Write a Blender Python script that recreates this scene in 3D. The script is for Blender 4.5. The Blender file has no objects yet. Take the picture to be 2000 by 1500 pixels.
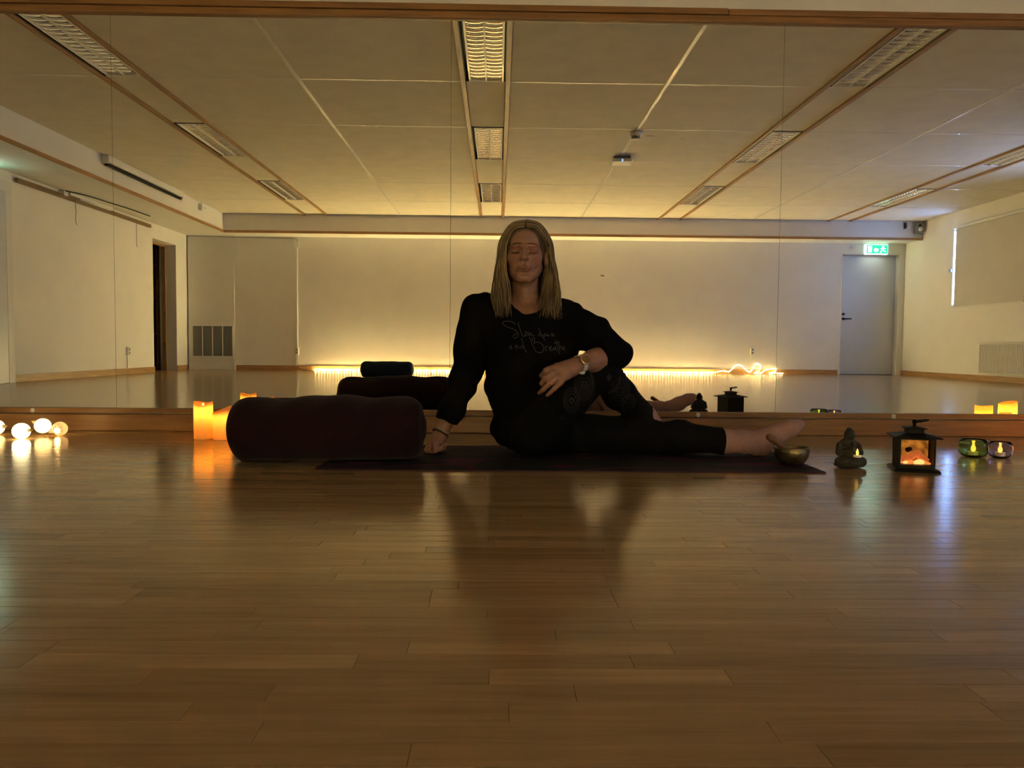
import bpy, bmesh, math, random
import numpy as np
from mathutils import Vector, Matrix
from mathutils.bvhtree import BVHTree

random.seed(7)
rng = np.random.default_rng(7)
SC = bpy.context.scene
COL = SC.collection
PI = math.pi

# ------------------------------------------------------------------ camera
cam_d = bpy.data.cameras.new('camera')
cam = bpy.data.objects.new('camera', cam_d)
COL.objects.link(cam)
cam_d.sensor_width = 36.0
cam_d.lens = 27.0
cam_d.clip_start = 0.02
PITCH, YAW, ROLL, EYE = 0.0488, 0.0184, -0.0087, 0.41
r0 = Vector((math.cos(YAW), -math.sin(YAW), 0)); f0 = Vector((math.sin(YAW), math.cos(YAW), 0)); zz = Vector((0, 0, 1))
fw = f0 * math.cos(PITCH) - zz * math.sin(PITCH)
up = f0 * math.sin(PITCH) + zz * math.cos(PITCH)
rt = r0 * math.cos(ROLL) - up * math.sin(ROLL)
up2 = r0 * math.sin(ROLL) + up * math.cos(ROLL)
M = Matrix((rt, up2, -fw)).transposed().to_4x4()
M.translation = Vector((0, 0, EYE))
cam.matrix_world = M
SC.camera = cam

# ------------------------------------------------------------------ world, exposure
w = bpy.data.worlds.new('night'); SC.world = w
w.use_nodes = True
w.node_tree.nodes['Background'].inputs['Color'].default_value = (0.25, 0.42, 1.0, 1)
w.node_tree.nodes['Background'].inputs['Strength'].default_value = 0.0
vs = SC.view_settings
vs.view_transform = 'Standard'; vs.look = 'None'; vs.gamma = 1.0; vs.exposure = 0.0
vs.use_curve_mapping = False
try:
    SC.cycles.sample_clamp_indirect = 40.0
    SC.cycles.sample_clamp_direct = 0.0
    SC.cycles.max_bounces = 8
    SC.cycles.diffuse_bounces = 4
    SC.cycles.glossy_bounces = 4
    SC.cycles.transmission_bounces = 6
    SC.cycles.adaptive_threshold = 0.05
    SC.cycles.use_denoising = True
    SC.cycles.blur_glossy = 1.0
    SC.cycles.time_limit = 1150.0
    SC.cycles.use_light_tree = False
except Exception:
    pass

# daylight that gets past the edges of the roller blinds on the right wall
DAY = (0.22, 0.42, 1.0)
def area(name, loc, rot, sx, sy, energy, color):
    d = bpy.data.lights.new(name, 'AREA'); d.shape = 'RECTANGLE'; d.size = sx; d.size_y = sy
    d.energy = energy; d.color = color
    o = bpy.data.objects.new(name, d); COL.objects.link(o)
    o.location = loc; o.rotation_euler = rot
    return o
# (local -Z of an area light is its direction; rotated to face -X)
area('daylight_gap', (6.53, -3.68, 1.59), (0, PI/2, 0), 1.04, 0.06, 15.0, DAY)
area('daylight_gap', (6.60, -0.30, 1.60), (0, PI/2, 0), 1.04, 0.16, 42.0, (0.42, 0.56, 1.0))

# levels of light of what shines in the room
STRING_E = 1120.0
WARM = (1.0, 0.79, 0.32)
AMBER = (1.0, 0.42, 0.05)

# ------------------------------------------------------------------ room measures
FRONT = 3.63          # the mirror face
BACK = -5.03
LEFT, RIGHT = -4.90, 6.52
CEIL = 2.383
SOF_Y = -4.55         # face of the boxed-in beam along the back wall
SOF_X = -4.17         # the same along the left wall
SOF_Z = 2.108

# ------------------------------------------------------------------ materials
MATS = {}
def new_mat(name):
    m = bpy.data.materials.new(name); m.use_nodes = True
    MATS[name] = m
    nt = m.node_tree
    return m, nt, nt.nodes['Principled BSDF']

def mat(name, col, rough=0.6, metal=0.0, var=0.0, scale=8.0, stretch=(1, 1, 1), bump=0.0, bscale=60.0,
        emit=None, estr=0.0, spec=0.5, coat=0.0, sheen=0.0, rvar=0.0, coords='Object', trans=0.0, ior=1.45, alpha=1.0):
    m, nt, b = new_mat(name)
    b.inputs['Base Color'].default_value = (*col, 1)
    b.inputs['Roughness'].default_value = rough
    b.inputs['Metallic'].default_value = metal
    b.inputs['Specular IOR Level'].default_value = spec
    b.inputs['Coat Weight'].default_value = coat
    b.inputs['IOR'].default_value = ior
    b.inputs['Transmission Weight'].default_value = trans
    b.inputs['Sheen Weight'].default_value = sheen
    b.inputs['Alpha'].default_value = alpha
    if emit is not None:
        b.inputs['Emission Color'].default_value = (*emit, 1)
        b.inputs['Emission Strength'].default_value = estr
    if var > 0 or bump > 0 or rvar > 0:
        tc = nt.nodes.new('ShaderNodeTexCoord'); mp = nt.nodes.new('ShaderNodeMapping')
        mp.inputs['Scale'].default_value = stretch
        nt.links.new(tc.outputs[coords], mp.inputs['Vector'])
        if var > 0:
            n = nt.nodes.new('ShaderNodeTexNoise'); n.inputs['Scale'].default_value = scale
            n.inputs['Detail'].default_value = 5
            nt.links.new(mp.outputs['Vector'], n.inputs['Vector'])
            r = nt.nodes.new('ShaderNodeValToRGB')
            r.color_ramp.elements[0].position = 0.3; r.color_ramp.elements[1].position = 0.72
            r.color_ramp.elements[0].color = (*[max(0, c * (1 - var)) for c in col], 1)
            r.color_ramp.elements[1].color = (*[min(1, c * (1 + var)) for c in col], 1)
            nt.links.new(n.outputs['Fac'], r.inputs['Fac']); nt.links.new(r.outputs['Color'], b.inputs['Base Color'])
            if rvar > 0:
                mr = nt.nodes.new('ShaderNodeMapRange')
                mr.inputs['To Min'].default_value = rough - rvar; mr.inputs['To Max'].default_value = rough + rvar
                nt.links.new(n.outputs['Fac'], mr.inputs['Value']); nt.links.new(mr.outputs['Result'], b.inputs['Roughness'])
        if bump > 0:
            n2 = nt.nodes.new('ShaderNodeTexNoise'); n2.inputs['Scale'].default_value = bscale; n2.inputs['Detail'].default_value = 3
            nt.links.new(mp.outputs['Vector'], n2.inputs['Vector'])
            bp = nt.nodes.new('ShaderNodeBump'); bp.inputs['Strength'].default_value = bump; bp.inputs['Distance'].default_value = 0.01
            nt.links.new(n2.outputs['Fac'], bp.inputs['Height']); nt.links.new(bp.outputs['Normal'], b.inputs['Normal'])
    return m

WALL = mat('painted_wall', (0.82, 0.79, 0.74), 0.75, var=0.03, scale=3, bump=0.06, bscale=180)
WALLS = mat('soffit_paint', (0.80, 0.78, 0.75), 0.7, var=0.03, scale=3, bump=0.05, bscale=180)
TILE = mat('ceiling_board', (0.76, 0.71, 0.61), 0.85, var=0.05, scale=5, bump=0.10, bscale=220)
TBAR = mat('white_tee_bar', (0.93, 0.90, 0.84), 0.27, coat=.3)
WHITE = mat('white_plastic', (0.80, 0.79, 0.76), 0.4, var=0.02, scale=20)
DOORP = mat('door_paint', (0.60, 0.62, 0.66), 0.35, var=0.03, scale=3)
CASING = mat('casing_paint', (0.74, 0.72, 0.68), 0.45, var=0.02)
OAK = mat('oak_trim', (0.42, 0.235, 0.095), 0.42, var=0.22, scale=6, stretch=(0.6, 9, 9), bump=0.05, bscale=40)
OAKY = mat('oak_trim_along_y', (0.40, 0.225, 0.09), 0.42, var=0.22, scale=6, stretch=(9, 0.6, 9), bump=0.05, bscale=40)
LEDGE = mat('mirror_ledge_wood', (0.27, 0.140, 0.054), 0.42, var=0.22, scale=6, stretch=(0.6, 9, 9), bump=0.05, bscale=40)
DARKW = mat('dark_beam_wood', (0.30, 0.155, 0.06), 0.42, var=0.28, scale=6, stretch=(0.5, 9, 9), bump=0.05, bscale=40)
BLACK = mat('black_metal', (0.0035, 0.0035, 0.0035), 0.5, var=0.2, scale=30, spec=.18)
BLACKP = mat('black_plastic', (0.010, 0.010, 0.011), 0.5, var=0.1, scale=30)
STEEL = mat('brushed_steel', (0.55, 0.55, 0.55), 0.3, 1.0, var=0.08, scale=30)
ALU = mat('bright_aluminium', (0.92, 0.91, 0.88), 0.12, 1.0)
GREY = mat('grey_plastic', (0.25, 0.25, 0.26), 0.5, var=0.05, scale=20)
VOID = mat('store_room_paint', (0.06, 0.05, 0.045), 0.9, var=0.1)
GAPD = mat('dark_joint', (0.02, 0.016, 0.012), 0.9, var=0.1)
GRILLE = mat('grille_mesh', (0.20, 0.20, 0.19), 0.6, 0.2, var=0.08, scale=60)

# ------------------------------------------------------------------ mesh helpers
class MB:
    def __init__(self): self.v = []; self.f = []
    def add(self, v, f):
        n = len(self.v); self.v += [tuple(p) for p in v]; self.f += [tuple(i + n for i in q) for q in f]; return self
    def box(self, x0, x1, y0, y1, z0, z1, mtx=None):
        v = [(x0, y0, z0), (x1, y0, z0), (x1, y1, z0), (x0, y1, z0), (x0, y0, z1), (x1, y0, z1), (x1, y1, z1), (x0, y1, z1)]
        if mtx is not None: v = [tuple(mtx @ Vector(p)) for p in v]
        return self.add(v, [(3, 2, 1, 0), (4, 5, 6, 7), (0, 1, 5, 4), (1, 2, 6, 5), (2, 3, 7, 6), (3, 0, 4, 7)])
    def frustum(self, c, a0, b0, a1, b1, z0, z1):
        x, y = c
        v = [(x - a0, y - b0, z0), (x + a0, y - b0, z0), (x + a0, y + b0, z0), (x - a0, y + b0, z0),
             (x - a1, y - b1, z1), (x + a1, y - b1, z1), (x + a1, y + b1, z1), (x - a1, y + b1, z1)]
        return self.add(v, [(3, 2, 1, 0), (4, 5, 6, 7), (0, 1, 5, 4), (1, 2, 6, 5), (2, 3, 7, 6), (3, 0, 4, 7)])
    def lathe(self, prof, n=32, c=(0, 0, 0), caps=True):
        # prof: list of (r, z)
        v = []; f = []
        for r, z in prof:
            for i in range(n):
                a = 2 * PI * i / n
                v.append((c[0] + r * math.cos(a), c[1] + r * math.sin(a), c[2] + z))
        for k in range(len(prof) - 1):
            for i in range(n):
                j = (i + 1) % n
                f.append((k * n + i, k * n + j, (k + 1) * n + j, (k + 1) * n + i))
        if caps:
            f.append(tuple(range(n - 1, -1, -1))); f.append(tuple((len(prof) - 1) * n + i for i in range(n)))
        return self.add(v, f)
    def tube(self, pts, r, n=8, closed=False, flat=1.0):
        pts = [Vector(p) for p in pts]
        m = len(pts); rs = r if isinstance(r, (list, tuple)) else [r] * m
        v = []; f = []
        prevn = None
        for i, p in enumerate(pts):
            if closed: t = pts[(i + 1) % m] - pts[i - 1]
            else: t = pts[min(i + 1, m - 1)] - pts[max(i - 1, 0)]
            if t.length < 1e-9: t = Vector((0, 0, 1))
            t.normalize()
            if prevn is None:
                a = Vector((0, 0, 1)) if abs(t.z) < 0.9 else Vector((1, 0, 0))
                nn = t.cross(a).normalized()
            else:
                nn = (prevn - t * prevn.dot(t))
                nn = nn.normalized() if nn.length > 1e-6 else t.orthogonal().normalized()
            prevn = nn
            bb = t.cross(nn)
            for k in range(n):
                a = 2 * PI * k / n
                v.append(tuple(p + nn * (rs[i] * math.cos(a)) + bb * (rs[i] * flat * math.sin(a))))
        rings = m if closed else m - 1
        for i in range(rings):
            for k in range(n):
                a = i * n + k; b = i * n + (k + 1) % n
                c = ((i + 1) % m) * n + (k + 1) % n; d = ((i + 1) % m) * n + k
                f.append((a, b, c, d))
        if not closed:
            f.append(tuple(range(n - 1, -1, -1))); f.append(tuple((m - 1) * n + k for k in range(n)))
        return self.add(v, f)
    def sphere(self, c, r, seg=16, ring=10, sc=(1, 1, 1)):
        v = [(c[0], c[1], c[2] - r * sc[2])]; f = []
        for i in range(1, ring):
            a = -PI / 2 + PI * i / ring
            for k in range(seg):
                b = 2 * PI * k / seg
                v.append((c[0] + r * sc[0] * math.cos(a) * math.cos(b), c[1] + r * sc[1] * math.cos(a) * math.sin(b), c[2] + r * sc[2] * math.sin(a)))
        v.append((c[0], c[1], c[2] + r * sc[2]))
        for k in range(seg): f.append((0, 1 + (k + 1) % seg, 1 + k))
        for i in range(ring - 2):
            for k in range(seg):
                a = 1 + i * seg + k; b = 1 + i * seg + (k + 1) % seg
                f.append((a, b, b + seg, a + seg))
        n = len(v) - 1; o = 1 + (ring - 2) * seg
        for k in range(seg): f.append((o + k, o + (k + 1) % seg, n))
        return self.add(v, f)
    def prism(self, poly, axis, a, b):
        # poly: list of 2D points in the plane of the other two axes
        n = len(poly); v = []
        for t in (a, b):
            for p, q in poly:
                v.append({'x': (t, p, q), 'y': (p, t, q), 'z': (p, q, t)}[axis])
        f = [tuple(range(n - 1, -1, -1)), tuple(range(n, 2 * n))]
        for i in range(n): f.append((i, (i + 1) % n, n + (i + 1) % n, n + i))
        return self.add(v, f)
    def mesh(self, name, m=None, smooth=False):
        me = bpy.data.meshes.new(name); me.from_pydata(self.v, [], self.f)
        bm = bmesh.new(); bm.from_mesh(me); bmesh.ops.recalc_face_normals(bm, faces=bm.faces); bm.to_mesh(me); bm.free()
        if m is not None: me.materials.append(m)
        if smooth:
            me.polygons.foreach_set('use_smooth', [True] * len(me.polygons))
        return me
    def build(self, name, m, parent=None, smooth=False, bevel=0.0, bseg=2, auto=None):
        o = bpy.data.objects.new(name, self.mesh(name, m, smooth)); COL.objects.link(o)
        if parent is not None:
            o.parent = parent
        if bevel > 0:
            bv = o.modifiers.new('bevel', 'BEVEL'); bv.width = bevel; bv.segments = bseg; bv.limit_method = 'ANGLE'; bv.angle_limit = 0.6
        if auto:
            o.data.set_sharp_from_angle(angle=auto)
        return o

def tag(o, label=None, cat=None, group=None, kind=None):
    if label: o['label'] = label
    if cat: o['category'] = cat
    if group: o['group'] = group
    if kind: o['kind'] = kind
    return o
def thing(name, label, cat, loc=(0, 0, 0), rotz=0.0, group=None):
    o = bpy.data.objects.new(name, None); COL.objects.link(o)
    o.empty_display_size = 0.05
    o.location = loc; o.rotation_euler = (0, 0, rotz)
    return tag(o, label, cat, group)
def struct(o): o['kind'] = 'structure'; return o
def catmull(pts, n=8):
    P = [Vector(p) for p in pts]; out = []
    for i in range(len(P) - 1):
        p0 = P[max(i - 1, 0)]; p1 = P[i]; p2 = P[i + 1]; p3 = P[min(i + 2, len(P) - 1)]
        for k in range(n):
            t = k / n
            out.append(0.5 * ((2 * p1) + (p2 - p0) * t + (2 * p0 - 5 * p1 + 4 * p2 - p3) * t * t + (3 * p1 - p0 - 3 * p2 + p3) * t ** 3))
    out.append(P[-1]); return out
# ================================================================== THE SETTING
# ---- floor of parquet strips
def wood_floor_mat():
    m, nt, b = new_mat('parquet')
    at = nt.nodes.new('ShaderNodeAttribute'); at.attribute_name = 'tone'
    geo = nt.nodes.new('ShaderNodeNewGeometry'); mp = nt.nodes.new('ShaderNodeMapping')
    mp.inputs['Scale'].default_value = (1.6, 26, 1)
    nt.links.new(geo.outputs['Position'], mp.inputs['Vector'])
    n = nt.nodes.new('ShaderNodeTexNoise'); n.inputs['Scale'].default_value = 3.0; n.inputs['Detail'].default_value = 6
    n.noise_dimensions = '4D'
    ml = nt.nodes.new('ShaderNodeMath'); ml.operation = 'MULTIPLY'; ml.inputs[1].default_value = 37.0
    nt.links.new(at.outputs['Fac'], ml.inputs[0]); nt.links.new(ml.outputs[0], n.inputs['W'])
    nt.links.new(mp.outputs['Vector'], n.inputs['Vector'])
    r1 = nt.nodes.new('ShaderNodeValToRGB')
    r1.color_ramp.elements[0].color = (0.285, 0.182, 0.082, 1); r1.color_ramp.elements[1].color = (0.49, 0.335, 0.172, 1)
    e = r1.color_ramp.elements.new(0.5); e.color = (0.39, 0.258, 0.126, 1)
    nt.links.new(at.outputs['Fac'], r1.inputs['Fac'])
    r2 = nt.nodes.new('ShaderNodeValToRGB')
    r2.color_ramp.elements[0].position = 0.3; r2.color_ramp.elements[1].position = 0.75
    r2.color_ramp.elements[0].color = (0.80, 0.78, 0.74, 1); r2.color_ramp.elements[1].color = (1.12, 1.10, 1.08, 1)
    nt.links.new(n.outputs['Fac'], r2.inputs['Fac'])
    mx = nt.nodes.new('ShaderNodeMix'); mx.data_type = 'RGBA'; mx.blend_type = 'MULTIPLY'; mx.inputs['Factor'].default_value = 1.0
    nt.links.new(r1.outputs['Color'], mx.inputs[6]); nt.links.new(r2.outputs['Color'], mx.inputs[7])
    nt.links.new(mx.outputs[2], b.inputs['Base Color'])
    b.inputs['Roughness'].default_value = 0.24
    b.inputs['Specular IOR Level'].default_value = 0.5
    mr = nt.nodes.new('ShaderNodeMapRange'); mr.inputs['To Min'].default_value = 0.13; mr.inputs['To Max'].default_value = 0.21
    nt.links.new(n.outputs['Fac'], mr.inputs['Value']); nt.links.new(mr.outputs['Result'], b.inputs['Roughness'])
    # slow waviness of the lacquer across the strips
    n3 = nt.nodes.new('ShaderNodeTexNoise'); n3.inputs['Scale'].default_value = 1.0; n3.inputs['Detail'].default_value = 2
    mp3 = nt.nodes.new('ShaderNodeMapping'); mp3.inputs['Scale'].default_value = (3, 24, 1)
    nt.links.new(geo.outputs['Position'], mp3.inputs['Vector']); nt.links.new(mp3.outputs['Vector'], n3.inputs['Vector'])
    bp = nt.nodes.new('ShaderNodeBump'); bp.inputs['Strength'].default_value = 0.05; bp.inputs['Distance'].default_value = 0.004
    nt.links.new(n3.outputs['Fac'], bp.inputs['Height']); nt.links.new(bp.outputs['Normal'], b.inputs['Normal'])
    return m
PARQ = wood_floor_mat()
floor = struct(MB().box(LEFT - .1, RIGHT + .1, BACK - .1, FRONT + .1, -0.05, -0.0125).build('floor', GAPD))
SW = 0.0457
TONES = [0.22, 0.34, 0.42, 0.5, 0.58, 0.68, 0.80]
single = []; rest = []
y = FRONT - 0.02
row = 0
while y > BACK:
    x = LEFT + random.uniform(-0.5, 0)
    while x < RIGHT:
        L = random.choice((0.30, 0.36, 0.42, 0.48, 0.55))
        x0, x1 = max(x, LEFT), min(x + L, RIGHT)
        if x1 - x0 > 0.02:
            t = random.choice(TONES) if random.random() < 0.6 else random.choice((0.42, 0.5, 0.58))
            yc = y - SW / 2; xc = (x0 + x1) / 2
            vis = 0.62 < yc < 2.75 and x1 > -0.66 * yc - 0.02 and x0 < 0.70 * yc + 0.02
            (single if vis else rest).append((yc, x0, x1, y - SW, t))
        x += L
    y -= SW; row += 1
single.sort()
rest += single[295:]; single = single[:295]
for yc, x0, x1, yb, t in single:
    # each strip has a faintly rounded top edge, so its joints read as fine lines
    L_ = x1 - x0 - .0004; e = .0005
    v = [(0, .0003, -.006), (L_, .0003, -.006), (L_, SW - .0003, -.006), (0, SW - .0003, -.006),
         (0, .0003, -e), (L_, .0003, -e), (L_, SW - .0003, -e), (0, SW - .0003, -e),
         (e, .0003 + e, 0), (L_ - e, .0003 + e, 0), (L_ - e, SW - .0003 - e, 0), (e, SW - .0003 - e, 0)]
    f = [(8, 9, 10, 11)]
    for k in range(4): f += [(k, (k + 1) % 4, 4 + (k + 1) % 4, 4 + k), (4 + k, 4 + (k + 1) % 4, 8 + (k + 1) % 4, 8 + k)]
    me = MB().add(v, f).mesh('floor_strip', PARQ)
    at = me.attributes.new('tone', 'FLOAT', 'POINT'); at.data.foreach_set('value', [t] * len(me.vertices))
    o = bpy.data.objects.new('floor_strip', me); COL.objects.link(o)
    o.location = (x0 + 0.0002, yb, 0); o.parent = floor
# the strips farther off, too fine to tell apart: one sheet of flat pieces
b = MB(); tones = []
for yc, x0, x1, yb, t in rest:
    b.add([(x0, yb, 0), (x1, yb, 0), (x1, yb + SW, 0), (x0, yb + SW, 0)], [(0, 1, 2, 3)]); tones += [t] * 4
fr = b.build('floor_strips', PARQ, floor); fr['kind'] = 'stuff'
at = fr.data.attributes.new('tone', 'FLOAT', 'POINT'); at.data.foreach_set('value', tones)

# ---- ceiling of boards on tee bars
ceiling = struct(MB().box(LEFT - .1, RIGHT + .1, BACK - .1, FRONT + .3, CEIL + 0.12, CEIL + 0.2).build('ceiling', WALL))
STRIPS = [(-2.965, -2.595), (-0.295, 0.075), (2.425, 2.795), (5.04, 5.41)]
colsX = [(SOF_X, -2.965), (-2.595, -1.50), (-1.50, -0.295), (0.075, 1.25), (1.25, 2.425), (2.795, 3.87), (3.87, 5.04), (5.41, RIGHT)]
rowsY = [3.63, 2.618, 1.418, 0.218, -0.982, -2.182, -3.382, SOF_Y]
for xa, xb in colsX:
    for k in range(len(rowsY) - 1):
        MB().box(xa + .003, xb - .003, rowsY[k + 1] + .003, rowsY[k] - .003, CEIL, CEIL + 0.018).build('ceiling_board', TILE, ceiling)
for xb_ in (-1.50, 1.25, 3.87):
    MB().box(xb_ - .013, xb_ + .013, SOF_Y, FRONT, CEIL - 0.003, CEIL + 0.02).build('tee_bar', TBAR, ceiling)
for yb_ in rowsY[1:-1]:
    for xa, xb in ((SOF_X, -2.965), (-2.595, -0.295), (0.075, 2.425), (2.795, 5.04), (5.41, RIGHT)):
        MB().box(xa, xb, yb_ - .009, yb_ + .009, CEIL - 0.0015, CEIL + 0.02).build('tee_bar', TBAR, ceiling)
# filler boards in the lighting strips, lights sit in every second bay
LIGHT_BAYS = [(1.418, 2.618), (-0.982, 0.218), (-3.382, -2.182)]
for sa, sb in STRIPS:
    for ya, yb_ in ((2.618, 3.63), (0.218, 1.418), (-2.182, -0.982), (SOF_Y, -3.382)):
        MB().box(sa + .04, sb - .04, ya + .003, yb_ - .003, CEIL + 0.004, CEIL + 0.018).build('ceiling_board', TILE, ceiling)
n = 1
for sa, sb in STRIPS:
    for xc in (sa + 0.018, sb - 0.018):
        tr = MB().box(xc - .018, xc + .018, SOF_Y, FRONT, CEIL - 0.016, CEIL + 0.02).build('trim_%d' % n, OAKY, None, bevel=.003)
        struct(tr); n += 1

# ---- louvred ceiling lights (switched off)
def fixture(x0, x1, y0, y1, label):
    t = thing('ceiling_light', label, 'ceiling light', ((x0 + x1) / 2, (y0 + y1) / 2, CEIL), 0, 'louvred ceiling lights')
    W = (x1 - x0) / 2; H = (y1 - y0) / 2
    MB().box(-W, W, -H, H, 0.075, 0.08).box(-W, -W + .004, -H, H, 0, 0.08).box(W - .004, W, -H, H, 0, 0.08) \
        .box(-W, W, -H, -H + .004, 0, .08).box(-W, W, H - .004, H, 0, .08).build('housing', BLACKP, t)
    # white frame rails inside the dark shadow gap on one side
    a, c = -W + 0.026, W - 0.012
    MB().box(a, a + .012, -H + .01, H - .01, -0.004, 0.06).box(c - .012, c, -H + .01, H - .01, -0.004, 0.06) \
        .box(a + .012, c - .012, -H + .006, -H + .016, -.0036, .06).box(a + .012, c - .012, H - .016, H - .006, -.0036, .06) \
        .box((a + c) / 2 - .004, (a + c) / 2 + .004, -H + .01, H - .01, -0.002, 0.05).build('frame', TBAR, t)
    # two bright reflector troughs above the blades
    b = MB(); mid = (a + c) / 2
    for xa, xb in ((a + .012, mid - .004), (mid + .004, c - .012)):
        q = 10; v = []; f = []
        for i in range(q + 1):
            s = i / q; X = xa + (xb - xa) * s; Z = 0.048 + 0.022 * math.sin(PI * s)
            v += [(X, -H + .012, Z), (X, H - .012, Z)]
        for i in range(q): f.append((2 * i, 2 * i + 1, 2 * i + 3, 2 * i + 2))
        b.add(v, f)
    b.build('reflector', ALU, t, smooth=True)
    b = MB(); nb = 18
    for k in range(nb):
        Y = -H + 0.03 + (2 * H - 0.06) * k / (nb - 1)
        for xa, xb in ((a + .012, mid - .004), (mid + .004, c - .012)):
            q = 8; v = []; f = []
            # a rounded blade that hangs lower in the middle of its trough than at the sides
            prof = [(-.017, .016), (-.0168, .003), (-.0155, .0007), (-.0140, .0003), (-.0125, .0002), (0, 0), (.0125, .0002), (.0140, .0003), (.0155, .0007), (.0168, .003), (.017, .016)]
            P = len(prof)
            for i in range(q + 1):
                s = i / q; X = xa + (xb - xa) * s; sag = 0.004 * (1 - (2 * s - 1) ** 2)
                v += [(X, Y + py - sag * 2.0, 0.010 - sag + pz) for py, pz in prof]
            for i in range(q):
                for j in range(P - 1): f.append((P * i + j, P * i + j + 1, P * (i + 1) + j + 1, P * (i + 1) + j))
            b.add(v, f)
    lv = b.build('louvre', ALU, t, smooth=True); lv['kind'] = 'stuff'
    return t
rown = ['left row', 'middle row above the woman', 'right row', 'far right row by window wall']
seqn = ['nearest the mirror', 'second from the mirror', 'nearest the back wall']
for i, (sa, sb) in enumerate(STRIPS):
    for k, (ya, yb_) in enumerate(LIGHT_BAYS):
        fixture(sa + .037, sb - .037, ya + .004, yb_ - .004, 'unlit louvred ceiling light, %s, %s' % (rown[i], seqn[k]))

# ---- walls
struct(MB().box(LEFT - .1, RIGHT + .1, FRONT + 0.012, FRONT + .15, 0, CEIL + .12).build('wall_front', WALL))
wb = MB().box(LEFT - .25, 5.50, BACK - .2, BACK, 0, CEIL + .12).box(5.50, 6.42, BACK - .2, BACK, 1.93, CEIL + .12).box(6.42, RIGHT + .25, BACK - .2, BACK, 0, CEIL + .12)
struct(wb.build('wall_back', WALL))
WY0, WY1, WZ0, WZ1 = -3.72, -2.25, 1.05, 2.13       # window near the back
VY0, VY1 = -0.40, 1.10                                # window beside the camera
wr = MB()
for ya, yb_ in ((BACK - .2, WY0), (WY1, VY0), (VY1, FRONT + .15)): wr.box(RIGHT, RIGHT + .25, ya, yb_, 0, CEIL + .12)
for ya, yb_ in ((WY0, WY1), (VY0, VY1)):
    wr.box(RIGHT, RIGHT + .25, ya, yb_, 0, WZ0).box(RIGHT, RIGHT + .25, ya, yb_, WZ1, CEIL + .12)
struct(wr.build('wall_right', WALL))
DY0, DY1, DZ = -4.56, -3.78, 1.90                     # open doorway in the left wall
wl = MB().box(LEFT - .25, LEFT, BACK - .2, DY0, 0, CEIL + .12).box(LEFT - .25, LEFT, DY1, FRONT + .15, 0, CEIL + .12).box(LEFT - .25, LEFT, DY0, DY1, DZ, CEIL + .12)
struct(wl.build('wall_left', WALL))
# boxed-in beams along the back and the left wall
struct(MB().box(SOF_X, RIGHT, BACK, SOF_Y, SOF_Z, CEIL + .11).build('soffit_back', WALLS))
struct(MB().box(LEFT, SOF_X, BACK, FRONT, SOF_Z, CEIL + .11).build('soffit_left', WALLS))
struct(MB().box(SOF_X - .012, RIGHT, SOF_Y - .003, SOF_Y + .012, SOF_Z - .012, SOF_Z + .026).build('trim_%d' % n, OAK)); n += 1
struct(MB().box(SOF_X - .003, SOF_X + .012, SOF_Y, FRONT, SOF_Z - .012, SOF_Z + .026).build('trim_%d' % n, OAKY)); n += 1
# skirting boards
struct(MB().box(-4.16, 5.47, BACK, BACK + .014, 0, .078).build('baseboard_back', OAK, bevel=.003))
struct(MB().box(RIGHT - .014, RIGHT, BACK, FRONT, 0, .078).build('baseboard_right', OAKY, bevel=.003))
struct(MB().box(LEFT, LEFT + .014, DY1 + .0, -.60, 0, .078).box(LEFT, LEFT + .014, BACK, DY0, 0, .078).build('baseboard_left', OAKY, bevel=.003))
# rails under and above the mirror
low = struct(MB().box(LEFT, RIGHT, FRONT - .014, FRONT + .012, 0.082, 0.1065).build('trim_%d' % n, LEDGE, bevel=.002)); n += 1
for X in (-3.73, -2.171, -0.60, 0.95, 1.886, 3.45):
    s = MB().lathe([(0, 0), (.011, 0), (.011, .003), (.006, .005), (0, .005)], 16, caps=False).build('screw_cup', CASING, low, smooth=True)
    s.location = (X, FRONT - .014, .093); s.rotation_euler = (PI / 2, 0, 0)
    c = MB().lathe([(0, .0), (.0035, 0), (.0035, .0062), (0, .0062)], 10, caps=False).build('screw', STEEL, s, smooth=False)
struct(MB().box(LEFT, RIGHT, FRONT - .030, FRONT + .012, 0, 0.078).build('baseboard_front', LEDGE, bevel=.004))
struct(MB().box(LEFT, RIGHT, FRONT - .020, FRONT + .012, 1.917, 1.947).build('trim_%d' % n, DARKW, bevel=.002)); n += 1
struct(MB().box(LEFT, 1.05, FRONT - .030, FRONT + .012, 1.949, 1.976).build('trim_%d' % n, DARKW, bevel=.002)); n += 1
struct(MB().box(1.053, RIGHT, FRONT - .031, FRONT + .012, 1.946, 1.973).build('trim_%d' % n, DARKW, bevel=.002)); n += 1

# ---- mirror panels
MIR = mat('mirror_silver', (0.90, 0.905, 0.89), 0.0, 1.0)
seams = [-4.89, -3.352, -1.789, -0.2275, 1.3236, 2.885, 4.44, 6.0]
mlab = ['leftmost mirror panel, out past the glowing glass balls', 'tall mirror panel behind the glowing glass balls', 'tall mirror panel behind the pillar candles and maroon bolster',
        'tall mirror panel directly behind the seated woman', 'tall mirror panel behind the little lantern', 'mirror panel just right of the one behind the lantern', 'rightmost mirror panel by the window wall']
for k in range(7):
    o = MB().box(seams[k] + .0007, seams[k + 1] - .0007, FRONT, FRONT + .005, 0.1068, 1.9165).build('mirror_panel', MIR)
    tag(o, mlab[k], 'mirror', 'mirror panels')
struct(MB().box(LEFT, RIGHT, FRONT + .0055, FRONT + .0118, 0.1065, 1.917).build('trim_%d' % n, mat('mirror_backing', (.16, .13, .10), .8, var=.1))); n += 1

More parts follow.
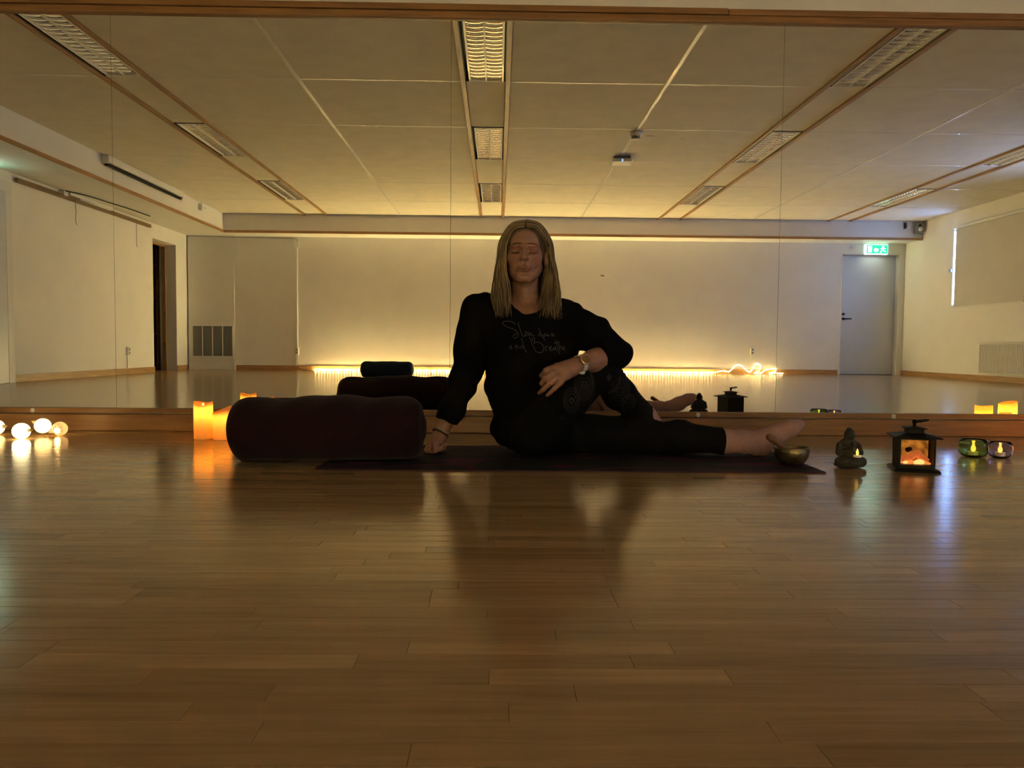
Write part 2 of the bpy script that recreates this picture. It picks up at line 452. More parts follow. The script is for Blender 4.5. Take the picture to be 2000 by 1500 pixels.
# ---- window with a roller blind, back of the right wall
GLASS = mat('window_glass', (1, 1, 1), 0.0, trans=1.0, ior=1.45)
BLIND = mat('blind_cloth', (0.62, 0.58, 0.52), 0.8, var=0.03, scale=4, bump=.03, bscale=300)
def window(num, ya, yb_):
    fr_ = MB()
    X0, X1 = RIGHT + .14, RIGHT + .19
    fr_.box(X0, X1, ya, ya + .05, WZ0, WZ1).box(X0, X1, yb_ - .05, yb_, WZ0, WZ1).box(X0, X1, ya, yb_, WZ0, WZ0 + .05).box(X0, X1, ya, yb_, WZ1 - .05, WZ1)
    wn = struct(fr_.build('window_%d' % num, CASING))
    MB().box(X0 + .02, X0 + .026, ya + .05, yb_ - .05, WZ0 + .05, WZ1 - .05).build('pane', GLASS, wn)
    return wn
window(1, WY0, WY1); window(2, VY0, VY1)
def blind(ya, yb_, label):
    t = thing('roller_blind', label, 'blind', (RIGHT, (ya + yb_) / 2, WZ1))
    H = (yb_ - ya) / 2
    MB().tube([(-.03, -H, .02), (-.03, H, .02)], .022, 12).build('roller', WHITE, t, smooth=True, auto=.7)
    MB().box(-.012, -.010, -H, H, WZ0 - WZ1 - .02, .02).build('cloth', BLIND, t)
    MB().box(-.016, -.006, -H, H, WZ0 - WZ1 - .035, WZ0 - WZ1 - .02).build('bottom_bar', WHITE, t)
    MB().tube([(-.02, -H - .012, .01), (-.02, -H - .012, -.6)], .0025, 6).build('pull_cord', WHITE, t)
    return t
blind(-3.655, WY1 + .06, 'drawn beige roller blind with daylight at its edge, beside the white door')
blind(-0.22, VY1 + .06, 'drawn beige roller blind on the window wall close to the mirror')
# small latch that catches the daylight beside the gap
lt = MB().box(RIGHT - .02, RIGHT, -3.80, -3.735, 1.54, 1.575).build('cord_cleat', mat('cleat_plastic', (.35, .42, .75), .35), None, bevel=.004)
tag(lt, 'small cord cleat on the wall beside the bright blind edge', 'cleat')

# ---- radiator
t = thing('radiator', 'ribbed white radiator under the blind on the window wall', 'radiator', (RIGHT - .004, -2.48, 0.10))
MB().box(-.075, -.03, -.45, .45, 0, .41).build('body', CASING, t, bevel=.006)
b = MB()
for k in range(30):
    y_ = -.43 + .86 * k / 29
    b.box(-.082, -.074, y_ - .008, y_ + .008, .02, .39)
rb_ = b.build('rib', CASING, t, bevel=.003); rb_['kind'] = 'stuff'
MB().box(-.085, -.025, -.455, .455, .405, .415).build('top_grid', CASING, t)
MB().tube([(-.05, .47, -.10), (-.05, .47, .06), (-.05, .44, .06)], .009, 8).build('pipe', CASING, t, smooth=True)
MB().tube([(-.05, .44, .38), (-.05, .52, .38)], .02, 12).build('valve', GREY, t, smooth=True, auto=.7)
for s in (-.3, .3): MB().box(-.03, 0, s - .02, s + .02, .1, .3).build('bracket', CASING, t)

# ---- door in the back wall
d = struct(MB().box(5.505, 6.415, BACK - .13, BACK - .09, 0.004, 1.925).build('door_1', DOORP, None, bevel=.003))
hd = MB().tube([(5.585, BACK - .09, .905), (5.585, BACK - .045, .905), (5.70, BACK - .04, .905)], .009, 8).build('handle', BLACK, d, smooth=True)
pl = MB().lathe([(0, 0), (.022, 0), (.022, .008), (0, .008)], 16, caps=False).build('lock_rose', BLACK, d, smooth=False)
pl.location = (5.585, BACK - .09, .98); pl.rotation_euler = (PI / 2, 0, 0)
pl = MB().lathe([(0, 0), (.022, 0), (.022, .008), (0, .008)], 16, caps=False).build('handle_rose', BLACK, d, smooth=False)
pl.location = (5.585, BACK - .09, .905); pl.rotation_euler = (PI / 2, 0, 0)
struct(MB().box(5.49, 5.505, BACK - .13, BACK + .012, 0, 1.927).box(6.415, 6.47, BACK - .13, BACK + .012, 0, 1.927).box(5.49, 6.47, BACK - .13, BACK + .012, 1.927, 1.957).build('trim_%d' % n, CASING, bevel=.003)); n += 1

# ---- open doorway on the left with a dark store room behind
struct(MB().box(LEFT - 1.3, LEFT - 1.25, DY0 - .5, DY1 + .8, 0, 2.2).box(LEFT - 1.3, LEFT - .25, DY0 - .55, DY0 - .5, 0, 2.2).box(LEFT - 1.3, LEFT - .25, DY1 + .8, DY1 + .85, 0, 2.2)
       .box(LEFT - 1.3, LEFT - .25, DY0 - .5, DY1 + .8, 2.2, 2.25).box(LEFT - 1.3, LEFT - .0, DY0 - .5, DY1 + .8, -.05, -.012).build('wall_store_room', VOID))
struct(MB().box(LEFT - .25, LEFT - .0, DY0, DY1, -.0125, 0.0).build('door_2', OAKY))
struct(MB().box(LEFT - .20, LEFT - .15, DY0, DY0 + .03, 0, DZ).box(LEFT - .20, LEFT - .15, DY1 - .03, DY1, 0, DZ).box(LEFT - .20, LEFT - .15, DY0, DY1, DZ - .03, DZ).build('trim_%d' % n, OAK)); n += 1
t = thing('storage_shelf', 'dim shelf of boxes seen through the open doorway', 'shelf', (LEFT - .75, DY0 - .25, 0))
for z_ in (.02, .55, 1.10, 1.60): MB().box(-.45, .45, -.2, .2, z_, z_ + .025).build('shelf_board', DARKW, t)
for x_ in (-.45, .42):
    MB().box(x_, x_ + .03, -.2, .2, 0, 1.85).build('side_panel', DARKW, t)
CARD = mat('cardboard', (.30, .20, .11), .85, var=.1)
for x_, z_, s_, lb in ((-.2, .575, .16, 'cardboard box on the lower shelf in the store room'), (.12, 1.125, .18, 'cardboard box on the upper shelf in the store room')):
    o = thing('cardboard_box', lb, 'box', (LEFT - .75 + x_, DY0 - .25, z_ + .001))
    MB().box(-s_, s_, -.15, .15, 0, s_).build('carton', CARD, o, bevel=.004)
    MB().box(-s_, s_, -.02, .02, s_, s_ + .001).build('tape', CASING, o)

# ---- white casing and frame where the next doorway begins, at the near end of the left wall
struct(MB().box(LEFT, LEFT + .02, -.60, -.50, 0, 1.90).box(LEFT, LEFT + .02, .42, .52, 0, 1.90).box(LEFT, LEFT + .02, -.60, .52, 1.90, 2.0).build('trim_%d' % n, CASING, bevel=.003)); n += 1
struct(MB().box(LEFT, LEFT + .017, -.50, .42, .004, 1.90).build('door_3', DOORP))

# ---- boxed duct with vent grille across the back left corner
A = Vector((LEFT + .02, -4.98, 0)); Bv = Vector((-4.17, BACK + .012, 0))
ang = math.atan2(Bv.y - A.y, Bv.x - A.x); LW = (Bv - A).length
mx_ = Matrix.Translation(A) @ Matrix.Rotation(ang, 4, 'Z')
vent = thing('vent_cabinet', 'white duct cabinet with a wide grey grille in the back corner', 'vent cabinet', A, ang)
MB().box(0, LW, 0, .022, 0, SOF_Z - .001).build('panel', CASING, vent)
MB().box(0, LW, .022, .032, 0, .12).build('plinth', CASING, vent, bevel=.003)
gr = MB().box(.06, LW - .03, .0225, .026, .22, .70).build('grille', GRILLE, vent)
b = MB()
for k in range(60):
    x_ = .065 + (LW - .10) * k / 59
    b.box(x_ - .002, x_ + .002, .026, .030, .225, .695)
vb = b.build('grille_bars', CASING, gr); vb['kind'] = 'stuff'; 
vb.data.materials[0] = mat('grille_bar_paint', (.33, .33, .31), .5)
for k in range(5):
    x_ = .06 + (LW - .09) * k / 4
    MB().box(x_ - .007, x_ + .007, .026, .036, .21, .71).build('grille_post', CASING, vent)
for z_ in (.205, .70): MB().box(.053, LW - .023, .0225, .036, z_ - .01, z_ + .015).build('grille_rail', CASING, vent)
# ================================================================== THINGS ON WALLS AND CEILING
def emit_mat(name, col, strength, base=None, sample=True):
    m = mat(name, base or col, 0.4, emit=col, estr=strength)
    if not sample: m.cycles.emission_sampling = 'NONE'      # too small to matter as a lamp
    return m

# ---- string lights lying along the back skirting board
BULB = emit_mat('warm_bulb', WARM, STRING_E)
def icosa(r):
    # a small faceted lamp: eight faces are enough at this size
    me = MB().add([(r, 0, 0), (-r, 0, 0), (0, r, 0), (0, -r, 0), (0, 0, r), (0, 0, -r)],
                  [(0, 2, 4), (2, 1, 4), (1, 3, 4), (3, 0, 4), (2, 0, 5), (1, 2, 5), (3, 1, 5), (0, 3, 5)]).mesh('bulb', BULB, True)
    return me
bulb_me = icosa(0.0105); bulb_small = icosa(0.0043)
sl = thing('string_lights', 'string of warm fairy lights lying along the back skirting board', 'string lights', (0.8, BACK + .07, 0))
path = []
x = -2.95
while x < 3.45:
    path.append((x, BACK + .036 + .006 * math.sin(x * 2.1) + .004 * math.sin(x * 7), .012)); x += .12
path += [(3.50, BACK + .05, .02), (3.60, BACK + .04, .05), (3.70, BACK + .05, .03), (3.76, BACK + .05, .09), (3.83, BACK + .03, .135), (3.90, BACK + .03, .135), (3.97, BACK + .04, .07),
         (4.02, BACK + .06, .03), (4.07, BACK + .05, .06), (4.11, BACK + .03, .13), (4.16, BACK + .03, .165), (4.21, BACK + .03, .13), (4.18, BACK + .06, .05), (4.10, BACK + .09, .02),
         (4.20, BACK + .11, .015), (4.28, BACK + .07, .06), (4.38, BACK + .05, .085), (4.46, BACK + .05, .08), (4.42, BACK + .08, .03), (4.33, BACK + .11, .015), (4.47, BACK + .12, .015), (4.55, BACK + .08, .015)]
cv = catmull(path, 8)
off = Vector(sl.location)
MB().tube([p - off for p in cv], .0016, 5).build('wire', mat('clear_wire', (.5, .45, .32), .4), sl)
acc = 0; last = cv[0]; nb_ = 0
for p in cv[1:]:
    acc += (p - last).length; last = p
    step = .044 if p.x < 3.45 else .027
    if acc >= step and nb_ < 290:
        acc = 0; nb_ += 1
        o = bpy.data.objects.new('bulb', bulb_me if p.x < 3.45 else bulb_small); COL.objects.link(o); o.parent = sl
        o.location = (p - off) + Vector((random.uniform(-.004, .004), random.uniform(-.006, .01), .002 + random.uniform(0, .004)))
MB().tube([(-2.95 - .8, -.01, .006), (-3.08 - .8, -.03, .006), (-3.17 - .8, -.028, .05), (-3.18 - .8, -.026, .25)], .003, 6).build('lead', BLACKP, sl)

# ---- cable duct with socket on the back wall
t = thing('cable_duct', 'white vertical cable duct with sockets on the back wall', 'cable duct', (-3.20, BACK, 0))
MB().box(-.016, .016, 0, .02, .078, 2.02).build('duct', WHITE, t, bevel=.002)
MB().box(-.03, .035, 0, .035, .25, .36).build('socket_box', WHITE, t, bevel=.004)
for z_ in (.285, .33):
    s = MB().lathe([(0, 0), (.016, 0), (.016, .003), (0, .003)], 14, caps=False).build('socket', GREY, t); s.location = (.002, .035, z_); s.rotation_euler = (-PI / 2, 0, 0)
MB().box(-.03, .045, 0, .03, 1.94, 2.03).build('junction_box', WHITE, t, bevel=.004)
def outlet(loc, axis, label):
    t = thing('wall_socket', label, 'wall socket', loc, 0 if axis == 'y' else -PI / 2)
    MB().box(-.028, .028, 0, .035, 0, .11).build('box', WHITE, t, bevel=.004)
    MB().box(-.014, .014, 0, .012, -loc[2] + .079, 0).build('conduit', WHITE, t)
    for z_ in (.03, .08):
        s = MB().lathe([(0, 0), (.016, 0), (.016, .003), (0, .003)], 14, caps=False).build('socket', GREY, t); s.location = (0, .035, z_); s.rotation_euler = (-PI / 2, 0, 0)
    return t
outlet((4.08, BACK, .31), 'y', 'white double wall socket just above the fairy light tangle')
outlet((LEFT, -2.98, .25), 'x', 'white double wall socket low on the left wall by the doorway')

# ---- thin cables under the beam at the back left
cb = MB().tube([tuple(p) for p in catmull([(LEFT + .03, -4.95, SOF_Z - .012), (-4.6, -4.96, SOF_Z - .014), (-4.2, -4.99, SOF_Z - .022), (-3.7, -5.01, SOF_Z - .02), (-3.22, -5.015, SOF_Z - .03), (-3.20, -5.012, 2.03)], 6)], .004, 6).build('wall_cable', GREY, None, smooth=True)
tag(cb, 'thin grey cable run under the back beam to the duct', 'cable')

# ---- pull cord on back wall
t = thing('pull_cord', 'thin white pull cord with a dark knob on the back wall', 'cord', (1.65, BACK + .02, SOF_Z))
MB().tube([(0, 0, 0), (0, 0, -.54)], .0035, 6).build('cord', WHITE, t)
MB().sphere((0, 0, -.56), .02, 12, 8, (1.5, .6, .8)).build('knob', GREY, t, smooth=True)
MB().box(-.003, .003, -.0, .01, -.63, -.54).build('weight', WHITE, t)
MB().box(-.008, .008, SOF_Y - BACK - .02 - .002 + .003, SOF_Y - BACK - .02 + .008, .03, .27).build('conduit', WHITE, t)

# ---- exit signs
GREEN = emit_mat('exit_green', (0.01, 0.55, 0.20), 2.6)
SIGNW = emit_mat('exit_white', (0.70, 1.0, 0.86), 9.0)
SIGNB = mat('exit_case', (.75, .8, .76), .3, emit=(.55, 1.0, .75), estr=1.2)
SLOT = emit_mat('exit_lamp', (0.86, 1.0, 0.78), 30.0)
def exit_sign(loc, rz, label):
    t = thing('exit_sign', label, 'exit sign', loc, rz)          # local front is +Y
    MB().box(-.19, .19, 0, .035, -.078, .078).build('case', SIGNB, t, bevel=.006)
    MB().box(-.155, .180, .0352, .037, -.064, .064).build('green_panel', GREEN, t)
    b = MB(); y0, y1 = .0372, .0382
    # doorway, running figure and arrow
    b.box(-.135, -.075, y0, y1, -.048, .048)
    b.prism([(-.045, -.012), (-.012, .026), (-.012, .010), (.030, .010), (.030, -.034), (-.012, -.034), (-.012, -.050)], 'y', y0, y1)
    b.add([( .105 + .014 * math.cos(a * PI / 5), y1, .040 + .012 * math.sin(a * PI / 5)) for a in range(10)], [tuple(range(10))])
    b.prism([(.085, .026), (.120, .026), (.112, -.008), (.090, -.010)], 'y', y0, y1)
    b.prism([(.090, .022), (.062, .008), (.066, .000), (.092, .010)], 'y', y0, y1)
    b.prism([(.116, .022), (.142, .000), (.148, .006), (.122, .026)], 'y', y0, y1)
    b.prism([(.092, -.006), (.070, -.030), (.064, -.054), (.074, -.054), (.082, -.032), (.104, -.010)], 'y', y0, y1)
    b.prism([(.100, -.006), (.128, -.024), (.150, -.030), (.152, -.038), (.124, -.034), (.098, -.014)], 'y', y0, y1)
    b.build('pictogram', SIGNW, t)
    MB().box(-.186, -.158, .0352, .0365, -.066, .066).build('light_edge', SIGNW, t)
    MB().box(-.17, .17, .004, .031, -.082, -.078).build('lamp_slot', SLOT, t)
    return t
exit_sign((6.03, BACK, 2.012), 0, 'lit green exit sign above the white door in the back wall')
exit_sign((LEFT, -.17, 2.02), -PI / 2, 'lit green exit sign high on the left wall near the mirror')
o = MB().box(5.64, 5.71, BACK, BACK + .03, 2.02, 2.05).build('door_contact', WHITE, None, bevel=.003)
tag(o, 'small white alarm contact on the wall left of the exit sign', 'alarm contact')

# ---- sensors and speaker at the right end of the back beam
t = thing('wall_sensor', 'white motion sensor on a dark bracket on the back beam', 'sensor', (6.24, SOF_Y, 2.30))
MB().box(-.015, .0, 0, .05, -.03, .06).build('bracket', BLACKP, t)
MB().sphere((.04, .03, .0), .025, 12, 8).build('sensor_head', WHITE, t, smooth=True)
t = thing('wall_speaker', 'small grey loudspeaker in the corner where beam meets window wall', 'speaker', (6.43, SOF_Y + .01, 2.20))
MB().frustum((0, .05), .06, .045, .045, .04, 0, .15).build('cabinet', GREY, t, bevel=.008)
s = MB().lathe([(0, 0), (.032, 0), (.036, .006), (0, .01)], 16, caps=False).build('cone', WHITE, t, smooth=True); s.location = (-.005, .095, .05); s.rotation_euler = (-PI / 2, 0, 0)
s = MB().lathe([(0, 0), (.018, 0), (.02, .004), (0, .008)], 14, caps=False).build('tweeter', BLACKP, t, smooth=True); s.location = (-.005, .09, .11); s.rotation_euler = (-PI / 2, 0, 0)

# ---- smoke detector and wireless access point on the ceiling
t = thing('smoke_detector', 'round grey smoke detector on the ceiling joint', 'smoke detector', (1.25, .12, CEIL - .003))
MB().lathe([(0, 0), (.055, 0), (.055, -.022), (.048, -.035), (.040, -.036)], 24, caps=False).build('base', WHITE, t, smooth=True, auto=.6)
MB().lathe([(.040, -.030), (.043, -.045), (.036, -.056), (0, -.058)], 24, caps=False).build('sensing_head', GREY, t, smooth=True, auto=.6)
t = thing('access_point', 'flat white wireless access point with a blue light on the ceiling', 'access point', (1.27, -.82, CEIL - .003), .06)
MB().box(-.09, .09, -.09, .09, -.030, 0).build('mount', GREY, t, bevel=.008)
MB().box(-.105, .105, -.105, .105, -.058, -.026).build('cover', WHITE, t, bevel=.014, bseg=3)
MB().box(-.006, .006, .1052, .107, -.055, -.035).box(-.005, .005, .085, .108, -.0592, -.058).build('status_light', emit_mat('led_blue', (.25, .5, 1), 1.5, sample=False), t)
# ---- stains on the boards
for (x_, y_, a_) in ((1.40, .02, .05), (1.72, -.06, .025)):
    o = MB().add([(x_ + a_ * math.cos(k * PI / 6), y_ + .22 * a_ * math.sin(k * PI / 6) , CEIL - .0006) for k in range(12)], [tuple(range(12))]).build('ceiling_mark', mat('brown_mark', (.30, .19, .11), .9), ceiling)

# ---- projector screen on the left beam
t = thing('projector_screen', 'rolled up projector screen with black lower bar on left beam', 'projector screen', (SOF_X, -1.92, 2.30))
MB().box(.004, .075, -.95, .95, .005, .078).build('case', WHITE, t, bevel=.006)
MB().tube([(.035, -.96, -.012), (.035, .93, -.012)], .019, 10).build('lower_bar', BLACK, t, smooth=True, auto=.7)
for y_, z_ in ((-.95, .05), (.95, .05)):
    MB().box(.002, .078, y_ - .006, y_ + .006, -.01, .082).build('end_cap', WHITE, t, bevel=.003)
MB().tube([(.04, -.96, .02), (.04, -1.0, .01), (.04, -1.01, -.015), (.04, -.985, -.035)], .004, 6).build('hook', STEEL, t, smooth=True)
MB().tube([(.035, -.05, -.03), (.035, -.08, -.045), (.035, -.11, -.035)], .003, 6).build('pull_ring', WHITE, t, smooth=True)
MB().box(.01, .06, -.9, -.86, .078, .083).box(.01, .06, .86, .9, .078, .083).build('bracket', OAKY, t)
t = thing('camera_sensor', 'small white sensor with round eye on the left beam', 'sensor', (SOF_X, -3.60, 2.30))
MB().box(.0, .05, -.03, .03, -.035, .05).build('housing', WHITE, t, bevel=.006)
MB().sphere((.03, -.055, .0), .03, 14, 10).build('sensor_head', WHITE, t, smooth=True)
MB().sphere((.055, -.062, .0), .009, 10, 8).build('eye', BLACKP, t, smooth=True)

# ---- wooden rail, tube light and cords high on the left wall
RAILW = mat('grey_brown_rail', (.22, .145, .07), .55, var=.2, scale=6, stretch=(9, .6, 9))
t = thing('curtain_rail', 'long wooden curtain rail high on the left wall', 'curtain rail', (LEFT, -2.15, 2.045))
MB().box(.01, .045, -1.50, 1.48, -.022, .022).build('rail', RAILW, t, bevel=.003)
for y_ in (-1.45, -.5, .5, 1.42): MB().box(0, .012, y_ - .02, y_ + .02, -.02, .03).build('bracket', GREY, t)
t = thing('wall_light', 'slim unlit white tube light above the rail on left wall', 'wall light', (LEFT, -2.0, 2.085))
MB().box(.0, .07, -.55, .42, -.012, .02).build('housing', WHITE, t, bevel=.004)
MB().tube([(.05, -.5, -.018), (.05, .2, -.018)], .012, 10).build('tube', WHITE, t, smooth=True)
MB().box(.0, .06, .45, .53, -.035, .018).build('starter_box', WHITE, t, bevel=.004)
t2 = MB().tube([tuple(p) for p in catmull([(LEFT + .05, -1.48, 2.10), (LEFT + .16, -1.75, 2.098), (LEFT + .22, -2.1, 2.09), (LEFT + .25, -2.6, 2.095), (LEFT + .25, -3.15, 2.10)], 6)], .007, 6).build('wall_cable', BLACKP, None, smooth=True)
tag(t2, 'dark cable looped under the left beam above the rail', 'cable')
for yy, zb, lb in ((-1.72, 1.76, 'thin cord hanging from the middle of the wooden rail'), (-3.20, 1.70, 'thin cord hanging near the doorway end of the wooden rail')):
    o = MB().tube([tuple(p) for p in catmull([(LEFT + .05, yy, 2.06), (LEFT + .05, yy + .01, 1.98), (LEFT + .048, yy, 1.9), (LEFT + .05, yy + .012, zb + .05), (LEFT + .05, yy - .01, zb)], 5)], .0035, 6).build('hanging_cord', GREY, None, smooth=True)
    tag(o, lb, 'cord')

# ================================================================== THINGS ON THE FLOOR
# ---- yoga mat
def mat_material():
    m, nt, b = new_mat('mat_print')
    tc = nt.nodes.new('ShaderNodeTexCoord'); mp = nt.nodes.new('ShaderNodeMapping'); mp.inputs['Scale'].default_value = (1.0, 1.6, 1)
    nt.links.new(tc.outputs['Object'], mp.inputs['Vector'])
    nz = nt.nodes.new('ShaderNodeTexNoise'); nz.inputs['Scale'].default_value = 2.2; nz.inputs['Detail'].default_value = 1
    nt.links.new(mp.outputs['Vector'], nz.inputs['Vector'])
    vm = nt.nodes.new('ShaderNodeVectorMath'); vm.operation = 'MULTIPLY_ADD'; vm.inputs[1].default_value = (.5, .5, .5)
    nt.links.new(nz.outputs['Color'], vm.inputs[0]); nt.links.new(mp.outputs['Vector'], vm.inputs[2])
    wv = nt.nodes.new('ShaderNodeTexWave'); wv.wave_type = 'RINGS'; wv.inputs['Scale'].default_value = 2.6; wv.inputs['Distortion'].default_value = 3.0; wv.inputs['Detail'].default_value = 1
    nt.links.new(vm.outputs[0], wv.inputs['Vector'])
    r = nt.nodes.new('ShaderNodeValToRGB'); cr = r.color_ramp
    cr.elements[0].position = 0.0; cr.elements[0].color = (.008, .010, .007, 1)
    cr.elements[1].position = 1.0; cr.elements[1].color = (.060, .010, .030, 1)
    for p, c in ((.55, (.007, .009, .007, 1)), (.80, (.008, .008, .008, 1)), (.86, (.060, .008, .026, 1))):
        e = cr.elements.new(p); e.color = c
    nt.links.new(wv.outputs['Fac'], r.inputs['Fac']); nt.links.new(r.outputs['Color'], b.inputs['Base Color'])
    b.inputs['Roughness'].default_value = .75; b.inputs['Specular IOR Level'].default_value = .25
    return m
t = thing('yoga_mat', 'thin dark yoga mat with maroon swirls under the woman', 'yoga mat', (.24, 2.81, 0), 0.0)
YM = mat_material()
mb_ = MB(); q = 40
for i in range(q + 1):
    for j in range(9):
        X = -.835 + 1.68 * i / q; Yp = -.31 + .62 * j / 8
        mb_.v.append((X, Yp, .0055 + .0006 * math.sin(9 * X) * math.cos(8 * Yp)))
for i in range(q):
    for j in range(8): mb_.f.append((i * 9 + j, (i + 1) * 9 + j, (i + 1) * 9 + j + 1, i * 9 + j + 1))
mb_.build('printed_face', YM, t, smooth=True)
MB().box(-.836, .846, -.311, .311, .0003, .0048).build('rubber_base', mat('mat_rubber', (.045, .010, .018), .7, var=.1), t, bevel=.0015)

# ---- bolsters
def bolster(name, label, loc, rz, L, R, col, squash=1.0, lump=0.006, handle=False):
    m = mat(name + '_cloth', col, 0.85, var=0.15, scale=30, bump=.25, bscale=250, sheen=.05, spec=.2)
    t = thing('bolster', label, 'bolster', loc, rz)
    b = MB(); nseg = 40; prof = []
    rr = .062
    nA = 46
    for i in range(nA + 1):
        s = .5 - .5 * math.cos(PI * i / nA); X = -L / 2 + L * s
        e = min(X + L / 2, L / 2 - X)
        r = R if e > rr else R - rr + math.sqrt(max(0, rr * rr - (rr - e) ** 2))
        prof.append((X, max(r, R - rr)))
    v = []; f = []
    for i, (X, r) in enumerate(prof):
        for k in range(nseg):
            a = 2 * PI * k / nseg
            lr = r + lump * math.sin(X * 17 + 1.3) * max(0, math.sin(a)) + lump * .5 * math.sin(X * 41 + 3 * a)
            Y_ = lr * math.cos(a); Z_ = lr * math.sin(a) * squash
            Z_ = max(Z_, -R * squash * .93)
            v.append((X, Y_, Z_ + R * squash * .93 + .001))
    for i in range(len(prof) - 1):
        for k in range(nseg):
            f.append((i * nseg + k, i * nseg + (k + 1) % nseg, (i + 1) * nseg + (k + 1) % nseg, (i + 1) * nseg + k))
    b.add(v, f); b.build('cover', m, t, smooth=True)
    for s, i0 in ((-1, 0), (1, len(prof) - 1)):
        e = MB(); ring = [v[i0 * nseg + k] for k in range(nseg)]
        cz = R * squash * .93
        vv = list(ring) + [(p[0] + s * .010, p[1] * .55, (p[2] - cz) * .55 + cz) for p in ring] + [(ring[0][0] + s * .013, 0, cz)]
        ff = [(k, (k + 1) % nseg, nseg + (k + 1) % nseg, nseg + k) for k in range(nseg)] + [(nseg + k, nseg + (k + 1) % nseg, 2 * nseg) for k in range(nseg)]
        e.add(vv, ff); e.build('end_panel', m, t, smooth=True)
    # stitched seam along the top and a carrying handle on the end
    MB().tube([(p[0], (R - .004) * .35, R * squash * .93 + (p[1] * squash) * .935) for p in prof[2:-2]], .0025, 6).build('piping', m, t, smooth=True)
    if handle: MB().tube([tuple(p) for p in catmull([(L / 2 - .012, -.05, cz + .05), (L / 2 + .018, -.03, cz + .03), (L / 2 + .024, 0, cz), (L / 2 + .018, .03, cz - .03), (L / 2 - .012, .05, cz - .05)], 5)], .006, 6, flat=.4).build('handle', m, t, smooth=True)
    return t
bo_ = bolster('maroon_bolster', 'maroon cylindrical bolster on the floor beside the woman', (-.598, 2.72, .0064), .0, .67, .118, (.012, .0022, .0034), .97)
bo_.rotation_euler = (0, -.0178, 0)      # one end lies on the mat
bolster('blue_bolster', 'dark blue bolster seen only in the mirror, behind the camera', (-1.42, -2.6, 0), -.03, .66, .112, (.005, .013, .022), .95, .002)

# ---- LED pillar candles
def wax_mat():
    m = bpy.data.materials.new('candle_wax'); m.use_nodes = True; nt = m.node_tree
    nt.nodes.remove(nt.nodes['Principled BSDF']); out = nt.nodes['Material Output']
    df = nt.nodes.new('ShaderNodeBsdfDiffuse'); tl = nt.nodes.new('ShaderNodeBsdfTranslucent'); gl = nt.nodes.new('ShaderNodeBsdfGlossy')
    tc = nt.nodes.new('ShaderNodeTexCoord'); nz = nt.nodes.new('ShaderNodeTexNoise'); nz.inputs['Scale'].default_value = 60
    nt.links.new(tc.outputs['Object'], nz.inputs['Vector'])
    r = nt.nodes.new('ShaderNodeValToRGB'); r.color_ramp.elements[0].color = (.78, .50, .20, 1); r.color_ramp.elements[1].color = (.90, .62, .28, 1)
    nt.links.new(nz.outputs['Fac'], r.inputs['Fac'])
    nt.links.new(r.outputs['Color'], df.inputs['Color']); nt.links.new(r.outputs['Color'], tl.inputs['Color'])
    gl.inputs['Roughness'].default_value = .4
    m1 = nt.nodes.new('ShaderNodeMixShader'); m1.inputs[0].default_value = .55
    nt.links.new(df.outputs[0], m1.inputs[1]); nt.links.new(tl.outputs[0], m1.inputs[2])
    m2 = nt.nodes.new('ShaderNodeMixShader'); m2.inputs[0].default_value = .03
    nt.links.new(m1.outputs[0], m2.inputs[1]); nt.links.new(gl.outputs[0], m2.inputs[2])
    nt.links.new(m2.outputs[0], out.inputs['Surface']); return m
WAX = wax_mat()
FLAME = emit_mat('led_flame', (1.0, .55, .12), 9.0, sample=False)
def flame_mb(h, r, c=(0, 0, 0)):
    pr_ = [(0, 0)] + [(r * math.sin(PI * min(1, s ** .75)) ** .8 * (1 - .25 * s), h * s) for s in (.08, .2, .32, .45, .6, .75, .88)] + [(0, h)]
    return MB().lathe(pr_, 14, c, caps=False)
